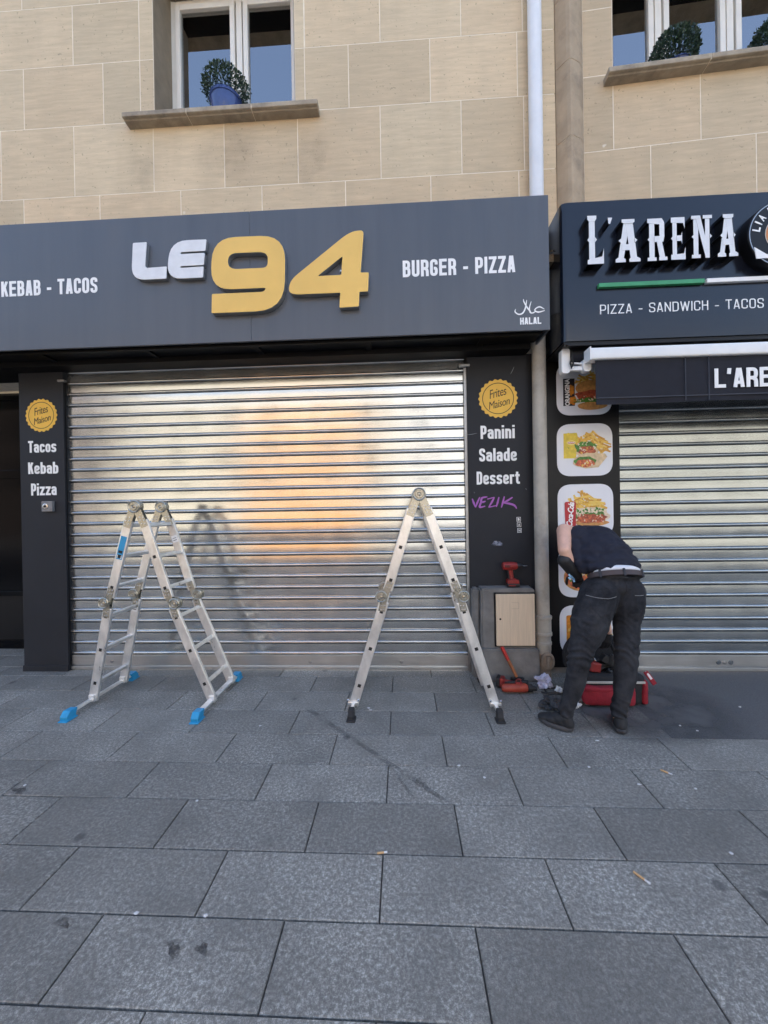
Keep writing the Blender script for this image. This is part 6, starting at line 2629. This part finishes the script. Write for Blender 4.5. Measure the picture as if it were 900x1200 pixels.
for off, rad_ in (((0, 0), .05), ((.06, -.03), .035)):
    c = G(647, 810)
    pts = [Vector((c.x + off[0] + rad_ * math.cos(a) * 1.2, c.y + off[1] + rad_ * math.sin(a), .008 + .006 * math.sin(3 * a))) for a in [2 * math.pi * k / 24 for k in range(23)]]
    mb.tube(pts, .0055, n=8)
cb = G(640, 812)
mb.tube([Vector((cb.x - .04, cb.y, .008)), Vector((cb.x + .02, cb.y - .03, .008)), Vector((cb.x + .12, cb.y - .02, .008))], .007, n=8)
tag(mb.build('cable_loop', TOOLBLK, smooth=True), 'loops of thin black cable beside the white scrap', 'cable')
for k, (px, py, l, a, lb) in enumerate(((448, 1000.5, .045, .15, 'tan cigarette butt lying in the joint at the middle of the paving'), (752, 1030, .062, -.95, 'white and tan cigarette butt lying on a slab at the lower right'), (781, 906, .055, -.8, 'white cigarette butt on the paving below the man\'s right shoe'))):
    c = G(px, py)
    d = Vector((math.cos(a), math.sin(a), 0)) * l / 2
    t = thing('cigarette_butt', lb, 'cigarette butt', (c.x, c.y, 0), 'cigarette butts on the paving')
    mb = MB()
    mb.tube([c - d + Vector((0, 0, .0055)), c + d * .35 + Vector((0, 0, .0055))], .0045, n=10)
    mb.build('filter', mat('tan_filter', (0.58, 0.36, 0.17), .8, var=.15, scale=60), t, smooth=True, angle=40)
    mb = MB()
    mb.tube([c + d * .36 + Vector((0, 0, .0055)), c + d + Vector((0, 0, .0055))], .0042, n=10)
    mb.build('paper', WFOIL, t, smooth=True, angle=40)
rr = random.Random(21)
SPOTS = [(567.5, 912), (538, 898), (690, 899.5), (700, 868.5), (817, 857), (797, 851), (867, 829), (749, 920), (815, 925), (432, 830), (263, 810.5), (231, 939), (305, 851), (434, 832.5), (857, 1001), (29, 921), (160, 1071), (241, 1074)]
for k, (px, py) in enumerate(SPOTS):
    c = G(px, py)
    o = crumple('paper_crumb', 'tiny white crumb of litter on the grey paving', 'litter', c, (.006 + .005 * rr.random(), .004 + .003 * rr.random(), .0025), WFOIL, 30 + k, group='white crumbs of litter on the paving')

# ------------------------------------------------------------------ box plants on the sills


def box_plant(label, c, r, tilt, pot_r, pot_h, seed, n=2600):
    """clipped box ball: short twigs with little leaves all through the outer shell, in a glazed pot"""
    root = thing('potted_plant', label, 'potted plant', c, 'potted box balls on the window sills')
    rr = random.Random(seed)
    base = Vector(c)
    mb = MB()
    prof = [(pot_r * .70, 0), (pot_r * .74, .01), (pot_r * .92, pot_h * .5), (pot_r, pot_h * .85), (pot_r * 1.06, pot_h * .87), (pot_r * 1.06, pot_h), (pot_r * .95, pot_h), (pot_r * .93, pot_h - .03)]
    mb.lathe(base, prof, None, 36)
    pot = mb.build('pot', POT, root, smooth=True, angle=40)
    mb = MB()
    mb.lathe(base + Vector((0, 0, pot_h - .035)), [(pot_r * .92, 0), (pot_r * .9, .006)], None, 24)
    mb.build('soil', SOIL, pot)
    cen = base + Vector((0, 0, pot_h + r[2] * .62))
    mb = MB()
    for k in range(6):
        a = rr.uniform(0, 6.28)
        mb.tube([base + Vector((.02 * math.cos(a), .02 * math.sin(a), pot_h - .03)), cen + Vector((r[0] * .4 * math.cos(a), r[1] * .4 * math.sin(a), rr.uniform(-.05, .06)))], [.009, .004], n=6)
    mb.build('stem', TWIG, root)
    mb = MB()
    vs, fs = [], []
    for k in range(n):
        z = rr.uniform(-1, 1)
        a = rr.uniform(0, 6.283)
        s = math.sqrt(1 - z * z)
        d = Vector((s * math.cos(a), s * math.sin(a), z))
        q = (rr.random() ** .33) * (1 + .20 * mnoise.noise(d * 2.6 + Vector((seed, 0, 0))) + .12 * mnoise.noise(d * 7))
        q = .55 + .45 * q if rr.random() < .8 else q
        p = cen + Vector((d.x * r[0], d.y * r[1], d.z * r[2])) * q
        t = (d + Vector((rr.gauss(0, .6), rr.gauss(0, .6), rr.gauss(.25, .6)))).normalized()
        u = t.cross(Vector((rr.gauss(0, 1), rr.gauss(0, 1), rr.gauss(0, 1)))).normalized()
        l = rr.uniform(.018, .032)
        w = l * .30
        nn = t.cross(u) * l * .12
        i = len(vs)
        vs += [p, p + t * l * .5 + u * w + nn, p + t * l, p + t * l * .5 - u * w + nn]
        fs += [(i, i + 1, i + 2, i + 3)]
    mb.add(vs, fs)
    mb.build('foliage', LEAF, root)
    mb = MB()
    return root


SILLZ = 5.412
xa = P(264.5, 110, .06)[0]
box_plant('small ragged box plant in a blue pot on the left window sill', (xa, .07, SILLZ), (.215, .20, .17), 0, .145, .22, 3)
xb = P(790, 60, .08)[0]
box_plant('clipped round box ball on the right window sill, before the white mullion', (xb - .05, .02, 5.50), (.19, .19, .20), 0, .13, .07, 5, 4200)
xc = P(896, 50, .08)[0]
box_plant('clipped round box ball at the right window sill\'s far end, cut by the frame', (xc + .0, -.02, 5.51), (.19, .19, .20), 0, .13, .07, 9, 4200)

# ------------------------------------------------------------------ settle parented parts: keep their measured world places
for o in list(SC.objects):
    if o.type == 'EMPTY' and o.parent is None and o.name.split('.')[0] != 'cordless_drill':
        for c in o.children:
            c.location = c.location - o.location
br.rotation_euler.z = rad(-3.6)            # the neighbour's front stands a touch out of line
del br['turn']
bpy.context.view_layer.update()
